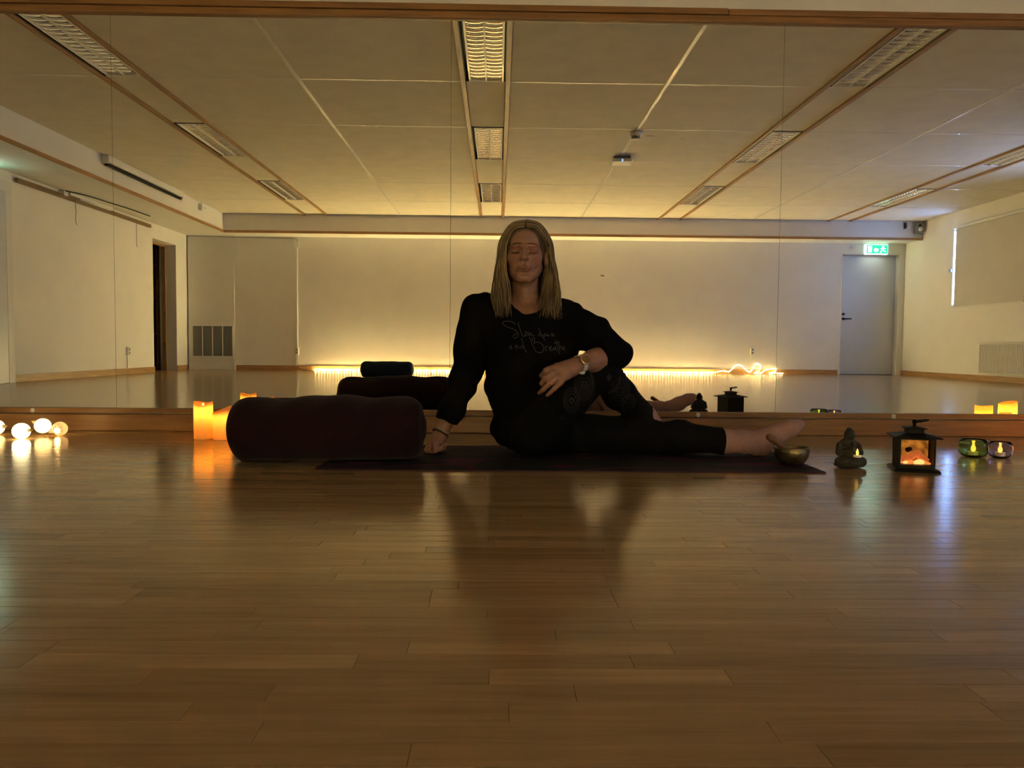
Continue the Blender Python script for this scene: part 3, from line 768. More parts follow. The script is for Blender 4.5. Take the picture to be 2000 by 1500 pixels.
def candle(label, loc, R, H, top, energy, lean=0.0, lz=.72, rz=0.0, fh=.022, deep=.016):
    t = thing('led_candle', label, 'candle', loc, rz, 'pillar candles')
    nn = 48; b = MB(); v = []; f = []
    zs = [0, .002] + [H * s for s in (.1, .25, .4, .55, .7, .85)]
    def topz(a): return H * top(a)
    rings = []
    for z_ in zs: rings.append([(R * (1 + .012 * math.sin(3 * 2 * PI * k / nn + 9 * z_)) * math.cos(2 * PI * k / nn), R * (1 + .012 * math.sin(3 * 2 * PI * k / nn + 9 * z_)) * math.sin(2 * PI * k / nn), min(z_, topz(2 * PI * k / nn) - .004)) for k in range(nn)])
    rings.append([(R * math.cos(2 * PI * k / nn), R * math.sin(2 * PI * k / nn), topz(2 * PI * k / nn) - .002) for k in range(nn)])
    rings.append([(R * .95 * math.cos(2 * PI * k / nn), R * .95 * math.sin(2 * PI * k / nn), topz(2 * PI * k / nn)) for k in range(nn)])
    rings.append([(R * .86 * math.cos(2 * PI * k / nn), R * .86 * math.sin(2 * PI * k / nn), topz(2 * PI * k / nn) - .004) for k in range(nn)])
    low_ = min(topz(2 * PI * k / nn) for k in range(nn)) - deep
    for s in (.7, .4): rings.append([(R * s * math.cos(2 * PI * k / nn), R * s * math.sin(2 * PI * k / nn), low_ + (topz(2 * PI * k / nn) - .006 - low_) * max(0, (s - .35)) ) for k in range(nn)])
    for rg in rings: v += rg
    for i in range(len(rings) - 1):
        for k in range(nn): f.append((i * nn + k, i * nn + (k + 1) % nn, (i + 1) * nn + (k + 1) % nn, (i + 1) * nn + k))
    v.append((0, 0, low_)); c_ = len(v) - 1
    for k in range(nn): f.append(((len(rings) - 1) * nn + k, (len(rings) - 1) * nn + (k + 1) % nn, c_))
    b.add(v, f); wx = b.build('wax', WAX, t, smooth=True)
    MB().lathe([(0, .0004), (R * .97, .0004), (R * .97, .003), (0, .003)], 24, caps=False).build('base_cap', mat('candle_base', (.30, .22, .12), .6), t)
    MB().tube([(0, 0, low_ - .004), (0, 0, low_ + .006)], .0022, 6).build('wick', CASING, t)
    fl = flame_mb(fh, .0052).build('flame', FLAME, t, smooth=True); fl.location = (0, 0, low_ + .003)
    ld = bpy.data.lights.new('candle_lamp', 'POINT'); ld.energy = energy; ld.color = (1.0, .47, .08); ld.shadow_soft_size = R * .35
    lo = bpy.data.objects.new('led_lamp', ld); COL.objects.link(lo); lo.parent = t; lo.location = (0, 0, H * lz)
    return t
candle('tall orange pillar candle with a scooped rim left of the maroon bolster', (-1.271, 3.33, .0002), .0395, .163,
       lambda a: 1.0 - .10 * math.exp(-((((a - 4.85) + PI) % (2 * PI) - PI) / .75) ** 2) - .05 * math.exp(-((((a - 1.5) + PI) % (2 * PI) - PI) / .7) ** 2), .55, lz=.74)
candle('shorter orange pillar candle with a slanted rim touching the maroon bolster', (-1.184, 3.31, .0002), .0385, .146,
       lambda a: .90 + .10 * math.cos(a) - .04 * math.exp(-((((a - 4.4) + PI) % (2 * PI) - PI) / .8) ** 2), .50, lz=.66)
candle('lower flat-topped orange candle right of the lantern, seen in the mirror', (2.605, 3.2, .0002), .043, .118, lambda a: .97 + .03 * math.sin(2 * a + 1), 1.1, lz=.30, fh=.014, deep=.022)
candle('taller slanted orange candle at the right, seen in the mirror', (2.735, 3.2, .0002), .0445, .143, lambda a: .93 + .07 * math.cos(a), 1.4, lz=.42, fh=.014, deep=.022)
candle('stubby orange candle standing between two taller ones in the mirror', (2.665, 3.285, .0002), .030, .090, lambda a: .97 + .03 * math.sin(a), .5, lz=.4, fh=.012, deep=.018)

# ---- glowing glass balls by the skirting board
def glow_ball(label, loc, R, m, capdir, led=None, crackle=False):
    t = thing('glass_ball_light', label, 'ball light', loc, 0, 'glass ball lights')
    g = MB().sphere((0, 0, 0), R, 28, 18, (1, 1, .97)).build('globe', m, t, smooth=True)
    d_ = Vector(capdir).normalized()
    MB().tube([d_ * (R * .93), d_ * (R + .010)], [.0095, .0055], 10).build('cap', led_cap, t, smooth=True, auto=.8)
    MB().tube([d_ * (R + .008), d_ * (R + .016)], .0022, 6).build('lead', led_cap, t, smooth=True)
    if led:
        MB().sphere((-.006, -.004, -.006), .007, 12, 8).build('led', led, t, smooth=True)
    return t
led_cap = mat('ball_cap', (.75, .62, .35), .4)
glow_ball('brightest white-hot glass ball light, second from the left edge', (-2.016, 3.275, .0345), .0345, emit_mat('ball_glow_bright', (1.0, .80, .40), 14.0), (1, -.1, .1))
glow_ball('glowing warm glass ball light in the middle, its tip to the left', (-2.002, 3.405, .0435), .0335, emit_mat('ball_glow', (1.0, .66, .24), 4.2), (-1, -.2, .5))
def crackle_glass():
    m, nt, b = new_mat('crackle_glass')
    b.inputs['Base Color'].default_value = (1.0, .90, .75, 1); b.inputs['Transmission Weight'].default_value = .85; b.inputs['Roughness'].default_value = .15
    b.inputs['Emission Color'].default_value = (1, .5, .2, 1); b.inputs['Emission Strength'].default_value = .12
    tc = nt.nodes.new('ShaderNodeTexCoord'); vo = nt.nodes.new('ShaderNodeTexVoronoi'); vo.feature = 'DISTANCE_TO_EDGE'; vo.inputs['Scale'].default_value = 120
    nt.links.new(tc.outputs['Object'], vo.inputs['Vector'])
    bp = nt.nodes.new('ShaderNodeBump'); bp.inputs['Strength'].default_value = .9; bp.inputs['Distance'].default_value = .002
    nt.links.new(vo.outputs['Distance'], bp.inputs['Height']); nt.links.new(bp.outputs['Normal'], b.inputs['Normal']); return m
glow_ball('clear crackled glass ball light with a single glowing spot', (-1.925, 3.40, .032), .0315, crackle_glass(), (-1, -.3, -.4), led=emit_mat('led_spot', (1, .6, .2), 60.0), crackle=True)
glow_ball('glowing glass ball light cut off by the left edge', (-2.215, 3.42, .034), .034, bpy.data.materials['ball_glow'], (1, .0, .1))
o = MB().tube([tuple(p) for p in catmull([(-2.165, 3.42, .006), (-2.09, 3.44, .003), (-2.06, 3.41, .003), (-1.965, 3.33, .003), (-1.95, 3.36, .003), (-1.975, 3.44, .003), (-1.94, 3.47, .003), (-1.86, 3.44, .003), (-1.80, 3.52, .003), (-1.5, 3.57, .003)], 6)], .0014, 5).build('ball_light_wire', mat('copper_wire', (.45, .28, .10), .35, .6), None, smooth=True)
tag(o, 'thin copper wire lying between the glowing glass balls', 'wire')

# ---- singing bowl and mallet
BRASS = mat('hammered_brass', (.22, .175, .10), .34, .9, var=.35, scale=26, bump=.35, bscale=45, rvar=.1)
t = thing('singing_bowl', 'hammered brass singing bowl on the end of the mat', 'bowl', (1.030, 2.655, .0068))
R = .0595
MB().lathe([(0, .0), (.022, 0), (.035, .003), (.047, .012), (.056, .028), (R, .046), (R, .060), (R - .0035, .0615), (R - .006, .058), (R - .007, .045), (.050, .024), (.038, .010), (.020, .006), (0, .005)], 40, caps=False).build('shell', BRASS, t, smooth=True)
MB().lathe([(R + .0004, .0525), (R + .0012, .055), (R + .0004, .0575)], 40, caps=False).build('rim_band', BRASS, t, smooth=True)
WOODM = mat('mallet_wood', (.16, .075, .03), .5, var=.25, scale=20, stretch=(1, 6, 6))
p0 = Vector((.930, 2.620, .110)); p1 = Vector((1.060, 2.672, .026))
t = thing('mallet', 'tapered wooden mallet leaning in the singing bowl', 'mallet', p0)
d_ = p1 - p0
MB().tube([d_ * s for s in (0, .03, .08, .3, .52)], [.006, .0105, .0115, .010, .0085], 14).build('striker', WOODM, t, smooth=True, auto=.9)
MB().tube([d_ * s for s in (.52, .54, .8, .97, 1.0)], [.0085, .0068, .0062, .0058, .003], 12).build('grip', mat('mallet_grip', (.12, .055, .022), .5, var=.2, scale=20), t, smooth=True)

# ---- lantern with a glowing fire inside
t = thing('fire_lantern', 'small black metal lantern with glowing logs behind glass', 'lantern', (1.426, 2.592, 0), -.30)
B_ = .056; Hh = .118
MB().frustum((0, 0), .072, .072, .066, .066, .0, .010).build('base_plate', BLACK, t, bevel=.0015)
MB().box(-B_, B_, -B_, B_, .010, .022).build('plinth', BLACK, t, bevel=.001)
for sx in (-1, 1):
    for sy in (-1, 1):
        MB().box(sx * B_ - .006 * (sx > 0) * 1 - (0 if sx > 0 else 0), sx * B_ + (.006 if sx < 0 else 0), sy * B_ - (.006 if sy > 0 else 0), sy * B_ + (.006 if sy < 0 else 0), .022, .112).build('corner_post', BLACK, t)
MB().box(-B_, B_, -B_, B_, .108, .114).build('top_frame', BLACK, t)
MB().box(-B_ + .001, -B_ + .003, -B_ + .006, B_ - .006, .022, .108).box(B_ - .003, B_ - .001, -B_ + .006, B_ - .006, .022, .108).box(-B_ + .006, B_ - .006, B_ - .003, B_ - .001, .022, .108).build('side_panel', BLACK, t)
def fire_mat():
    m, nt, b = new_mat('fire_screen')
    tc = nt.nodes.new('ShaderNodeTexCoord'); nz = nt.nodes.new('ShaderNodeTexNoise'); nz.inputs['Scale'].default_value = 38; nz.inputs['Detail'].default_value = 3
    nt.links.new(tc.outputs['Object'], nz.inputs['Vector'])
    r = nt.nodes.new('ShaderNodeValToRGB'); r.color_ramp.elements[0].position = .35; r.color_ramp.elements[0].color = (.16, .05, .008, 1)
    r.color_ramp.elements[1].position = .75; r.color_ramp.elements[1].color = (.75, .27, .03, 1)
    nt.links.new(nz.outputs['Fac'], r.inputs['Fac']); nt.links.new(r.outputs['Color'], b.inputs['Emission Color'])
    b.inputs['Emission Strength'].default_value = .8; b.inputs['Base Color'].default_value = (.1, .03, .01, 1); return m
MB().box(-B_ + .007, B_ - .007, .020, .023, .022, .107).build('flame_screen', fire_mat(), t)
EMB = mat('ember_glow', (.8, .3, .1), .5, emit=(1.0, .34, .07), estr=.75, var=.3, scale=60)
LOG = mat('glowing_log', (.5, .16, .05), .6, emit=(1.0, .22, .05), estr=.45, var=.4, scale=70)
HOT = mat('hot_ember', (1, .7, .3), .5, emit=(1.0, .50, .16), estr=1.5)
DLOG = mat('charred_log_end', (.06, .015, .012), .7, var=.3, scale=60)
MB().tube([(-.042, -.012, .036), (-.01, -.004, .044), (.022, .004, .062)], [.011, .012, .009], 10).build('log', LOG, t, smooth=True)
MB().tube([(.044, -.006, .030), (.024, .0, .044), (.006, .012, .060)], [.010, .012, .009], 10).build('log', LOG, t, smooth=True)
MB().tube([(-.020, -.004, .068), (-.008, .012, .070)], [.0085, .0075], 10).build('log', DLOG, t, smooth=True)
for (x_, y_, z_, r_, mm_) in ((.017, -.014, .029, .012, HOT), (-.027, -.018, .026, .007, HOT), (.006, -.012, .025, .010, HOT), (-.010, -.012, .026, .010, EMB), (.034, -.010, .027, .010, EMB), (-.040, -.008, .027, .010, EMB), (.044, -.014, .025, .006, EMB), (-.018, -.020, .024, .006, EMB)):
    MB().sphere((x_, y_, z_), r_, 12, 8, (1.3, .9, .8)).build('ember', mm_, t, smooth=True)
MB().box(-B_ + .006, B_ - .006, -B_ + .001, -B_ + .0025, .022, .108).build('pane', mat('lantern_glass', (1, .95, .9), .03, trans=1.0, ior=1.12), t)
MB().frustum((0, 0), .074, .074, .072, .072, .114, .118).frustum((0, 0), .072, .072, .030, .030, .118, .128).build('roof', BLACK, t, bevel=.001)
MB().box(-.026, .026, -.026, .026, .126, .142).build('chimney', BLACK, t, bevel=.001)
MB().frustum((0, 0), .034, .034, .033, .033, .142, .145).frustum((0, 0), .033, .033, .008, .008, .145, .150).build('chimney_cap', BLACK, t, bevel=.0008)
MB().lathe([(0, .148), (.006, .149), (.0055, .158), (.008, .163), (.0075, .170), (0, .173)], 14, caps=False).build('finial', BLACK, t, smooth=True)
MB().tube([(.022 + .020 * math.cos(2 * PI * k / 24), -.004 + .020 * math.sin(2 * PI * k / 24) , .169 + .0045 * math.cos(2 * PI * k / 24)) for k in range(24)], .0022, 8, closed=True).build('carry_ring', BLACK, t, smooth=True)

# ---- coloured glass votives
def votive(label, loc, R, H, col, em):
    t = thing('glass_votive', label, 'votive glass', loc, 0, 'glass votives')
    gm = mat('votive_glass_' + em, col, .02, trans=1.0, ior=1.22)
    MB().lathe([(0, 0), (R * .55, 0), (R * .78, H * .08), (R * .96, H * .34), (R, H * .55), (R * .95, H * .78), (R * .84, H), (R * .80, H), (R * .90, H * .76), (R * .94, H * .55), (R * .90, H * .36), (R * .72, H * .13), (R * .4, H * .08), (0, H * .08)], 36, caps=False).build('bowl', gm, t, smooth=True)
    return t
votive('round green glass votive holding a small tea light', (1.836, 2.915, 0), .054, .068, (.66, .86, .50), 'green')
votive('round lilac glass votive holding a small tea light', (1.931, 2.90, 0), .044, .061, (.86, .80, .97), 'lilac')
TLW = mat('tea_light_body', (.85, .82, .72), .5, emit=(1, .6, .15), estr=.10)
def tea_light(label, loc, R=.018, H=.014, fh=.020, e=7.0, fr=.0048):
    t = thing('tea_light', label, 'tea light', loc, 0, 'tea lights')
    MB().lathe([(0, 0), (R, 0), (R, H), (R * .85, H + .001), (R * .3, H - .001), (0, H - .001)], 20, caps=False).build('cup', TLW, t, smooth=True, auto=.7)
    fl = flame_mb(fh, fr).build('flame', emit_mat('tea_flame_%d' % int(e), (1.0, .60, .09), e, sample=False), t, smooth=True); fl.location = (0, 0, H - .001)
    return t
tea_light('lit tea light inside the green glass votive', (1.836, 2.915, .0062), fh=.034, e=1.5, fr=.010)
tea_light('lit tea light inside the lilac glass votive', (1.931, 2.90, .0056), fh=.030, e=1.7, fr=.009)
# ================================================================== FIGURES (sculpted as one blended surface each)
class Field:
    def __init__(self, lo, hi, vox):
        self.lo = np.array(lo, float); self.vox = vox
        self.n = np.ceil((np.array(hi) - self.lo) / vox).astype(int) + 1
        self.a = np.full(self.n, 1.0, np.float32)
        self.ax = [(self.lo[i] + vox * np.arange(self.n[i])).astype(np.float32) for i in range(3)]
    def _win(self, blo, bhi):
        s = []
        for i in range(3):
            a = int(max(0, math.floor((blo[i] - self.lo[i]) / self.vox))); b = int(min(self.n[i], math.ceil((bhi[i] - self.lo[i]) / self.vox) + 1))
            s.append(slice(a, max(a, b)))
        X = self.ax[0][s[0]][:, None, None]; Y = self.ax[1][s[1]][None, :, None]; Z = self.ax[2][s[2]][None, None, :]
        return tuple(s), X, Y, Z
    def _merge(self, s, d, k, sub):
        A = self.a[s]
        if sub:
            d = -d; h = np.clip(.5 - .5 * (d - A) / k, 0, 1); self.a[s] = d * (1 - h) + A * h + k * h * (1 - h)
        else:
            h = np.clip(.5 + .5 * (d - A) / k, 0, 1); self.a[s] = d * (1 - h) + A * h - k * h * (1 - h)
    def cap(self, a, b, ra, rb=None, k=.02, sub=False, flat=None):
        rb = ra if rb is None else rb
        a = np.array(a, float); b = np.array(b, float); m = max(ra, rb) + k + 3 * self.vox
        s, X, Y, Z = self._win(np.minimum(a, b) - m, np.maximum(a, b) + m)
        d = b - a; L2 = max(float(d @ d), 1e-12)
        t = np.clip(((X - a[0]) * d[0] + (Y - a[1]) * d[1] + (Z - a[2]) * d[2]) / L2, 0, 1)
        D = np.sqrt((X - a[0] - t * d[0]) ** 2 + (Y - a[1] - t * d[1]) ** 2 + (Z - a[2] - t * d[2]) ** 2) - (ra + (rb - ra) * t)
        self._merge(s, D.astype(np.float32), k, sub); return self
    def ell(self, c, r, k=.02, sub=False, rot=None):
        c = np.array(c, float); r = np.array(r, float); m = r.max() + k + 3 * self.vox if rot is not None else r + k + 3 * self.vox
        s, X, Y, Z = self._win(c - m, c + m)
        P = [X - c[0], Y - c[1], Z - c[2]]
        if rot is not None:
            Rm = np.array(rot)
            P = [Rm[i][0] * P[0] + Rm[i][1] * P[1] + Rm[i][2] * P[2] for i in range(3)]
        k0 = np.sqrt((P[0] / r[0]) ** 2 + (P[1] / r[1]) ** 2 + (P[2] / r[2]) ** 2)
        k1 = np.sqrt((P[0] / r[0] ** 2) ** 2 + (P[1] / r[1] ** 2) ** 2 + (P[2] / r[2] ** 2) ** 2) + 1e-9
        D = k0 * (k0 - 1) / k1
        self._merge(s, D.astype(np.float32), k, sub); return self
    def chain(self, pts, rs, k=.01, sub=False):
        for i in range(len(pts) - 1): self.cap(pts[i], pts[i + 1], rs[i], rs[i + 1], k, sub)
        return self
    def plane_cut(self, p, nrm, box=None):
        # keep the side the normal points away from
        p = np.array(p, float); nrm = np.array(nrm, float); nrm /= np.linalg.norm(nrm)
        lo, hi = box if box is not None else (self.lo, self.lo + self.vox * self.n)
        s, X, Y, Z = self._win(lo, hi)
        D = (X - p[0]) * nrm[0] + (Y - p[1]) * nrm[1] + (Z - p[2]) * nrm[2]
        self.a[s] = np.maximum(self.a[s], D.astype(np.float32)); return self
    def wrinkle(self, amp, fn):
        s, X, Y, Z = self._win(self.lo, self.lo + self.vox * self.n)
        self.a += (amp * fn(X, Y, Z)).astype(np.float32); return self
    def polygonise(self):
        F = self.a; ins = F < 0
        c = np.zeros(np.array(F.shape) - 1, np.uint8)
        for i in (0, 1):
            for j in (0, 1):
                for k in (0, 1):
                    c += ins[i:F.shape[0] - 1 + i, j:F.shape[1] - 1 + j, k:F.shape[2] - 1 + k]
        act = (c > 0) & (c < 8)
        I = np.argwhere(act); idx = np.full(act.shape, -1, np.int32); idx[act] = np.arange(len(I))
        acc = np.zeros((len(I), 3)); cnt = np.zeros(len(I))
        corners = [(i, j, k) for i in (0, 1) for j in (0, 1) for k in (0, 1)]
        val = {cc: F[I[:, 0] + cc[0], I[:, 1] + cc[1], I[:, 2] + cc[2]] for cc in corners}
        for c0 in corners:
            for ax in range(3):
                if c0[ax] == 0:
                    c1 = list(c0); c1[ax] = 1; c1 = tuple(c1)
                    a, b = val[c0], val[c1]; m = (a < 0) != (b < 0)
                    t = np.where(m, a / np.where(m, a - b, 1), 0)
                    p = np.array(c0, float)[None, :].repeat(len(I), 0); p[:, ax] += t
                    acc[m] += p[m]; cnt[m] += 1
        V = self.lo + self.vox * (I + acc / cnt[:, None])
        quads = []
        for ax in range(3):
            u, v = (ax + 1) % 3, (ax + 2) % 3
            sl0 = [slice(None)] * 3; sl1 = [slice(None)] * 3; sl0[ax] = slice(0, -1); sl1[ax] = slice(1, None)
            A, B = ins[tuple(sl0)], ins[tuple(sl1)]
            E = np.argwhere(A != B)
            ok = (E[:, u] > 0) & (E[:, v] > 0) & (E[:, u] < F.shape[u] - 1) & (E[:, v] < F.shape[v] - 1); E = E[ok]
            inside_first = A[E[:, 0], E[:, 1], E[:, 2]]
            q = []
            for du, dv in ((-1, -1), (0, -1), (0, 0), (-1, 0)):
                G = E.copy(); G[:, u] += du; G[:, v] += dv; q.append(idx[G[:, 0], G[:, 1], G[:, 2]])
            q = np.stack(q, 1); q[~inside_first] = q[~inside_first][:, ::-1]
            quads.append(q)
        return V, np.concatenate(quads)
    def build(self, name, m, parent=None, smooth_iter=1):
        V, Q = self.polygonise()
        return from_surface(name, V, Q, m, parent, smooth_iter)
def from_surface(name, V, Q, m, parent=None, smooth_iter=1, post=None, origin=None):
        # light smoothing along the surface
        for _ in range(smooth_iter):
            acc = np.zeros_like(V); cn = np.zeros(len(V))
            for a, b in ((0, 1), (1, 2), (2, 3), (3, 0)):
                np.add.at(acc, Q[:, a], V[Q[:, b]]); np.add.at(acc, Q[:, b], V[Q[:, a]])
                np.add.at(cn, Q[:, a], 1); np.add.at(cn, Q[:, b], 1)
            V = .5 * V + .5 * acc / np.maximum(cn, 1)[:, None]
        if post is not None: V = post(V)
        if origin is not None: V = V - np.array(origin)
        me = bpy.data.meshes.new(name)
        me.vertices.add(len(V)); me.vertices.foreach_set('co', V.astype(np.float32).ravel())
        me.loops.add(len(Q) * 4); me.loops.foreach_set('vertex_index', Q.astype(np.int32).ravel())
        me.polygons.add(len(Q)); me.polygons.foreach_set('loop_start', np.arange(0, len(Q) * 4, 4, dtype=np.int32))
        me.polygons.foreach_set('use_smooth', [True] * len(Q))
        me.update(calc_edges=True); me.validate()
        me.materials.append(m)
        o = bpy.data.objects.new(name, me); COL.objects.link(o)
        if parent is not None: o.parent = parent
        if origin is not None and parent is None: o.location = origin
        return o

# ---- seated stone figure with joined hands
STONE = mat('dark_stone', (.045, .040, .032), .8, var=.3, scale=60, bump=.3, bscale=220)
bud = thing('seated_statue', 'small dark seated stone figure with hands pressed together', 'statue', (1.222, 2.632, 0), .08)
F = Field((-.07, -.06, -.004), (.07, .05, .15), .0016)
F.ell((0, 0, .010), (.052, .036, .011), .004)
F.ell((0, -.008, .023), (.052, .032, .019), .006)
for s in (-1, 1):
    F.cap((s * .018, .0, .024), (s * .040, -.012, .022), .019, .016, .008)
    F.cap((s * .041, -.014, .020), (-s * .008, -.036, .022), .013, .010, .005)
F.cap((0, .008, .036), (0, .006, .076), .027, .029, .01)
F.cap((-.023, .006, .079), (.023, .006, .079), .0130, None, .01)
for s in (-1, 1):
    F.cap((s * .032, .006, .077), (s * .039, -.002, .053), .0115, .0105, .004)
    F.cap((s * .039, -.003, .052), (s * .006, -.034, .068), .0100, .0070, .004)
    F.cap((s * .0032, -.035, .064), (s * .0030, -.031, .090), .0058, .0036, .002)
F.cap((0, .004, .086), (0, .001, .100), .0098, None, .004)
F.ell((0, -.001, .1135), (.0172, .0185, .0195), .003)
F.ell((0, .004, .1325), (.0090, .0095, .0070), .003)
F.cap((0, -.0195, .112), (0, -.0205, .107), .0022, .003, .003)
for s in (-1, 1):
    F.cap((s * .0168, .001, .117), (s * .0162, .000, .104), .0032, .0034, .002)
    F.ell((s * .0062, -.0185, .1145), (.0040, .003, .0018), .002, True)
F.ell((0, -.0195, .1015), (.0048, .003, .0014), .002)
F.plane_cut((0, 0, .0006), (0, 0, -1))
F.build('figure', STONE, bud, 1)
# curls of hair and a fold of robe
b = MB()
for i in range(5):
    for k in range(14):
        a = 2 * PI * k / 14 + i * .2; e = .35 + i * .24
        nx, ny, nz = math.cos(e) * math.cos(a), math.cos(e) * math.sin(a), math.sin(e)
        if ny < -.25 and nz < .62: continue
        b.sphere((.0168 * nx, -.001 + .0188 * ny, .112 + .0208 * nz), .0026, 6, 5)
b.build('hair_curls', STONE, bud, smooth=True)['kind'] = 'stuff'
MB().tube([tuple(p) for p in catmull([(-.030, -.008, .088), (-.014, -.024, .078), (.006, -.028, .060), (.030, -.018, .046)], 5)], .003, 6).build('robe_fold', STONE, bud, smooth=True)
tea_light('lit tea light resting in the stone figure\'s lap', (1.231, 2.590, .0425), R=.0135, H=.006, fh=.024, e=2.2)

# ================================================================== THE WOMAN
def skin_mat():
    m, nt, b = new_mat('skin')
    at = nt.nodes.new('ShaderNodeAttribute'); at.attribute_name = 'tint'
    tc = nt.nodes.new('ShaderNodeTexCoord'); nz = nt.nodes.new('ShaderNodeTexNoise'); nz.inputs['Scale'].default_value = 45; nz.inputs['Detail'].default_value = 4
    nt.links.new(tc.outputs['Object'], nz.inputs['Vector'])
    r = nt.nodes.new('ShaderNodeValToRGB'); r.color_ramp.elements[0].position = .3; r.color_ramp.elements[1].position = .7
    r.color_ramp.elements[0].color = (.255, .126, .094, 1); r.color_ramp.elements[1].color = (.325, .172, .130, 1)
    nt.links.new(nz.outputs['Fac'], r.inputs['Fac'])
    mx = nt.nodes.new('ShaderNodeMix'); mx.data_type = 'RGBA'
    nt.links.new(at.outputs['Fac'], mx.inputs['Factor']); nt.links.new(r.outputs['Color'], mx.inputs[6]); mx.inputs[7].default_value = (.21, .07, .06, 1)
    nt.links.new(mx.outputs[2], b.inputs['Base Color'])
    b.inputs['Roughness'].default_value = .5; b.inputs['Subsurface Weight'].default_value = .12; b.inputs['Subsurface Radius'].default_value = (.6, .25, .12); b.inputs['Subsurface Scale'].default_value = .012
    bp = nt.nodes.new('ShaderNodeBump'); bp.inputs['Strength'].default_value = .08; bp.inputs['Distance'].default_value = .003
    n2 = nt.nodes.new('ShaderNodeTexNoise'); n2.inputs['Scale'].default_value = 260; nt.links.new(tc.outputs['Object'], n2.inputs['Vector'])
    nt.links.new(n2.outputs['Fac'], bp.inputs['Height']); nt.links.new(bp.outputs['Normal'], b.inputs['Normal'])
    return m
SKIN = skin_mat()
KNIT = mat('black_jersey', (.0045, .0045, .0050), .95, var=.2, scale=60, bump=.15, bscale=300, spec=.06)
LEGG = mat('black_leggings', (.0045, .0047, .0056), .85, var=.2, scale=60, bump=.1, bscale=300, spec=.10)
SOCKM = mat('pink_wool_sock', (.42, .25, .245), .95, var=.16, scale=160, stretch=(2.5, 1, .6), bump=.5, bscale=300, spec=.1)
PRINT = mat('grey_print', (.085, .085, .092), .7, var=.2, scale=80)
PRINT2 = mat('leggings_print', (.040, .038, .034), .7, var=.3, scale=80)

HC = np.array((.096, 2.812, .745))        # middle of the head at eye level
yawH, rollH, pitH = -.07, .015, .06       # slight turn towards the picture's left, chin up a little
cz_, sz_ = math.cos(yawH), math.sin(yawH)
Rz = np.array([[cz_, -sz_, 0], [sz_, cz_, 0], [0, 0, 1]])
cx_, sx_ = math.cos(-pitH), math.sin(-pitH)
Rx = np.array([[1, 0, 0], [0, cx_, -sx_], [0, sx_, cx_]])
cy_, sy_ = math.cos(rollH), math.sin(rollH)
Ry = np.array([[cy_, 0, sy_], [0, 1, 0], [-sy_, 0, cy_]])
HR = Rz @ Ry @ Rx
def hd(x, y, z): return HC + HR @ np.array((x, y, z))
HRI = HR.T                                 # world -> head axes
J = dict(neck=(.100, 2.855, .56), chest=(.098, 2.86, .47), belly=(.112, 2.87, .27), hips=(.131, 2.87, .105),
         rsh=(-.078, 2.865, .542), relb=(-.124, 2.93, .291), rwr=(-.213, 2.90, .082),
         lsh=(.244, 2.82, .522), lelb=(.416, 2.725, .387), lwr=(.288, 2.63, .355),
         rhip=(.115, 2.79, .098), rkn=(.362, 2.715, .335), rca=(.447, 2.815, .240), ran=(.574, 2.945, .143), rhe=(.640, 2.99, .070), rto=(.775, 3.00, .040),
         lhip=(.165, 2.955, .085), lkn=(.555, 2.905, .076), lan=(.860, 2.865, .060), lhe=(.985, 2.862, .046), lto=(1.118, 2.846, .122))

class Fields:
    # the same strokes carved into several grids, so the head can be finer than the body
    def __init__(self, *f): self.f = f
    def ell(self, *a, **k):
        for g in self.f: g.ell(*a, **k)
    def cap(self, *a, **k):
        for g in self.f: g.cap(*a, **k)
    def chain(self, *a, **k):
        for g in self.f: g.chain(*a, **k)
body_grid = Field((-.32, 2.52, .0030), (1.18, 3.10, .6125), .0034)
head_grid = Field((-.01, 2.68, .6000), (.205, 2.96, .885), .0017)
B = Fields(body_grid, head_grid)
# trunk and limbs (mostly under the clothes)
B.ell(J['chest'], (.140, .095, .125), .03); B.ell(J['belly'], (.135, .095, .15), .05); B.ell(J['hips'], (.145, .125, .085), .05)
B.cap(J['rsh'], (.05, 2.87, .52), .048, .06, .04); B.cap(J['lsh'], (.15, 2.86, .51), .048, .06, .04)
B.cap((.100, 2.862, .535), hd(0, .022, -.072), .052, .047, .02)
B.cap((.100, 2.875, .545), (-.02, 2.875, .545), .045, .030, .03); B.cap((.100, 2.875, .545), (.20, 2.86, .53), .045, .030, .03)
# collar bones and hollow of the throat
B.cap((.112, 2.795, .535), (.02, 2.83, .553), .010, .008, .012); B.cap((.128, 2.795, .533), (.215, 2.815, .545), .010, .008, .012)
B.cap((.085, 2.82, .60), (.110, 2.80, .54), .010, .007, .012); B.cap((.135, 2.82, .60), (.124, 2.80, .54), .010, .007, .012)
B.chain([J['rsh'], J['relb'], J['rwr']], [.046, .040, .0265], .02)
B.chain([J['lsh'], J['lelb'], J['lwr']], [.046, .041, .0270], .02)
B.cap(J['lelb'], (.33, 2.66, .365), .040, .036, .02)
B.chain([J['rhip'], J['rkn'], J['rca'], J['ran'], J['rhe']], [.078, .056, .052, .036, .034], .02)
B.cap(J['rhe'], J['rto'], .032, .022, .02)
B.chain([J['lhip'], J['lkn'], (.68, 2.89, .070), J['lan'], J['lhe']], [.074, .056, .056, .040, .034], .02)
B.cap(J['lhe'], J['lto'], .034, .020, .02)
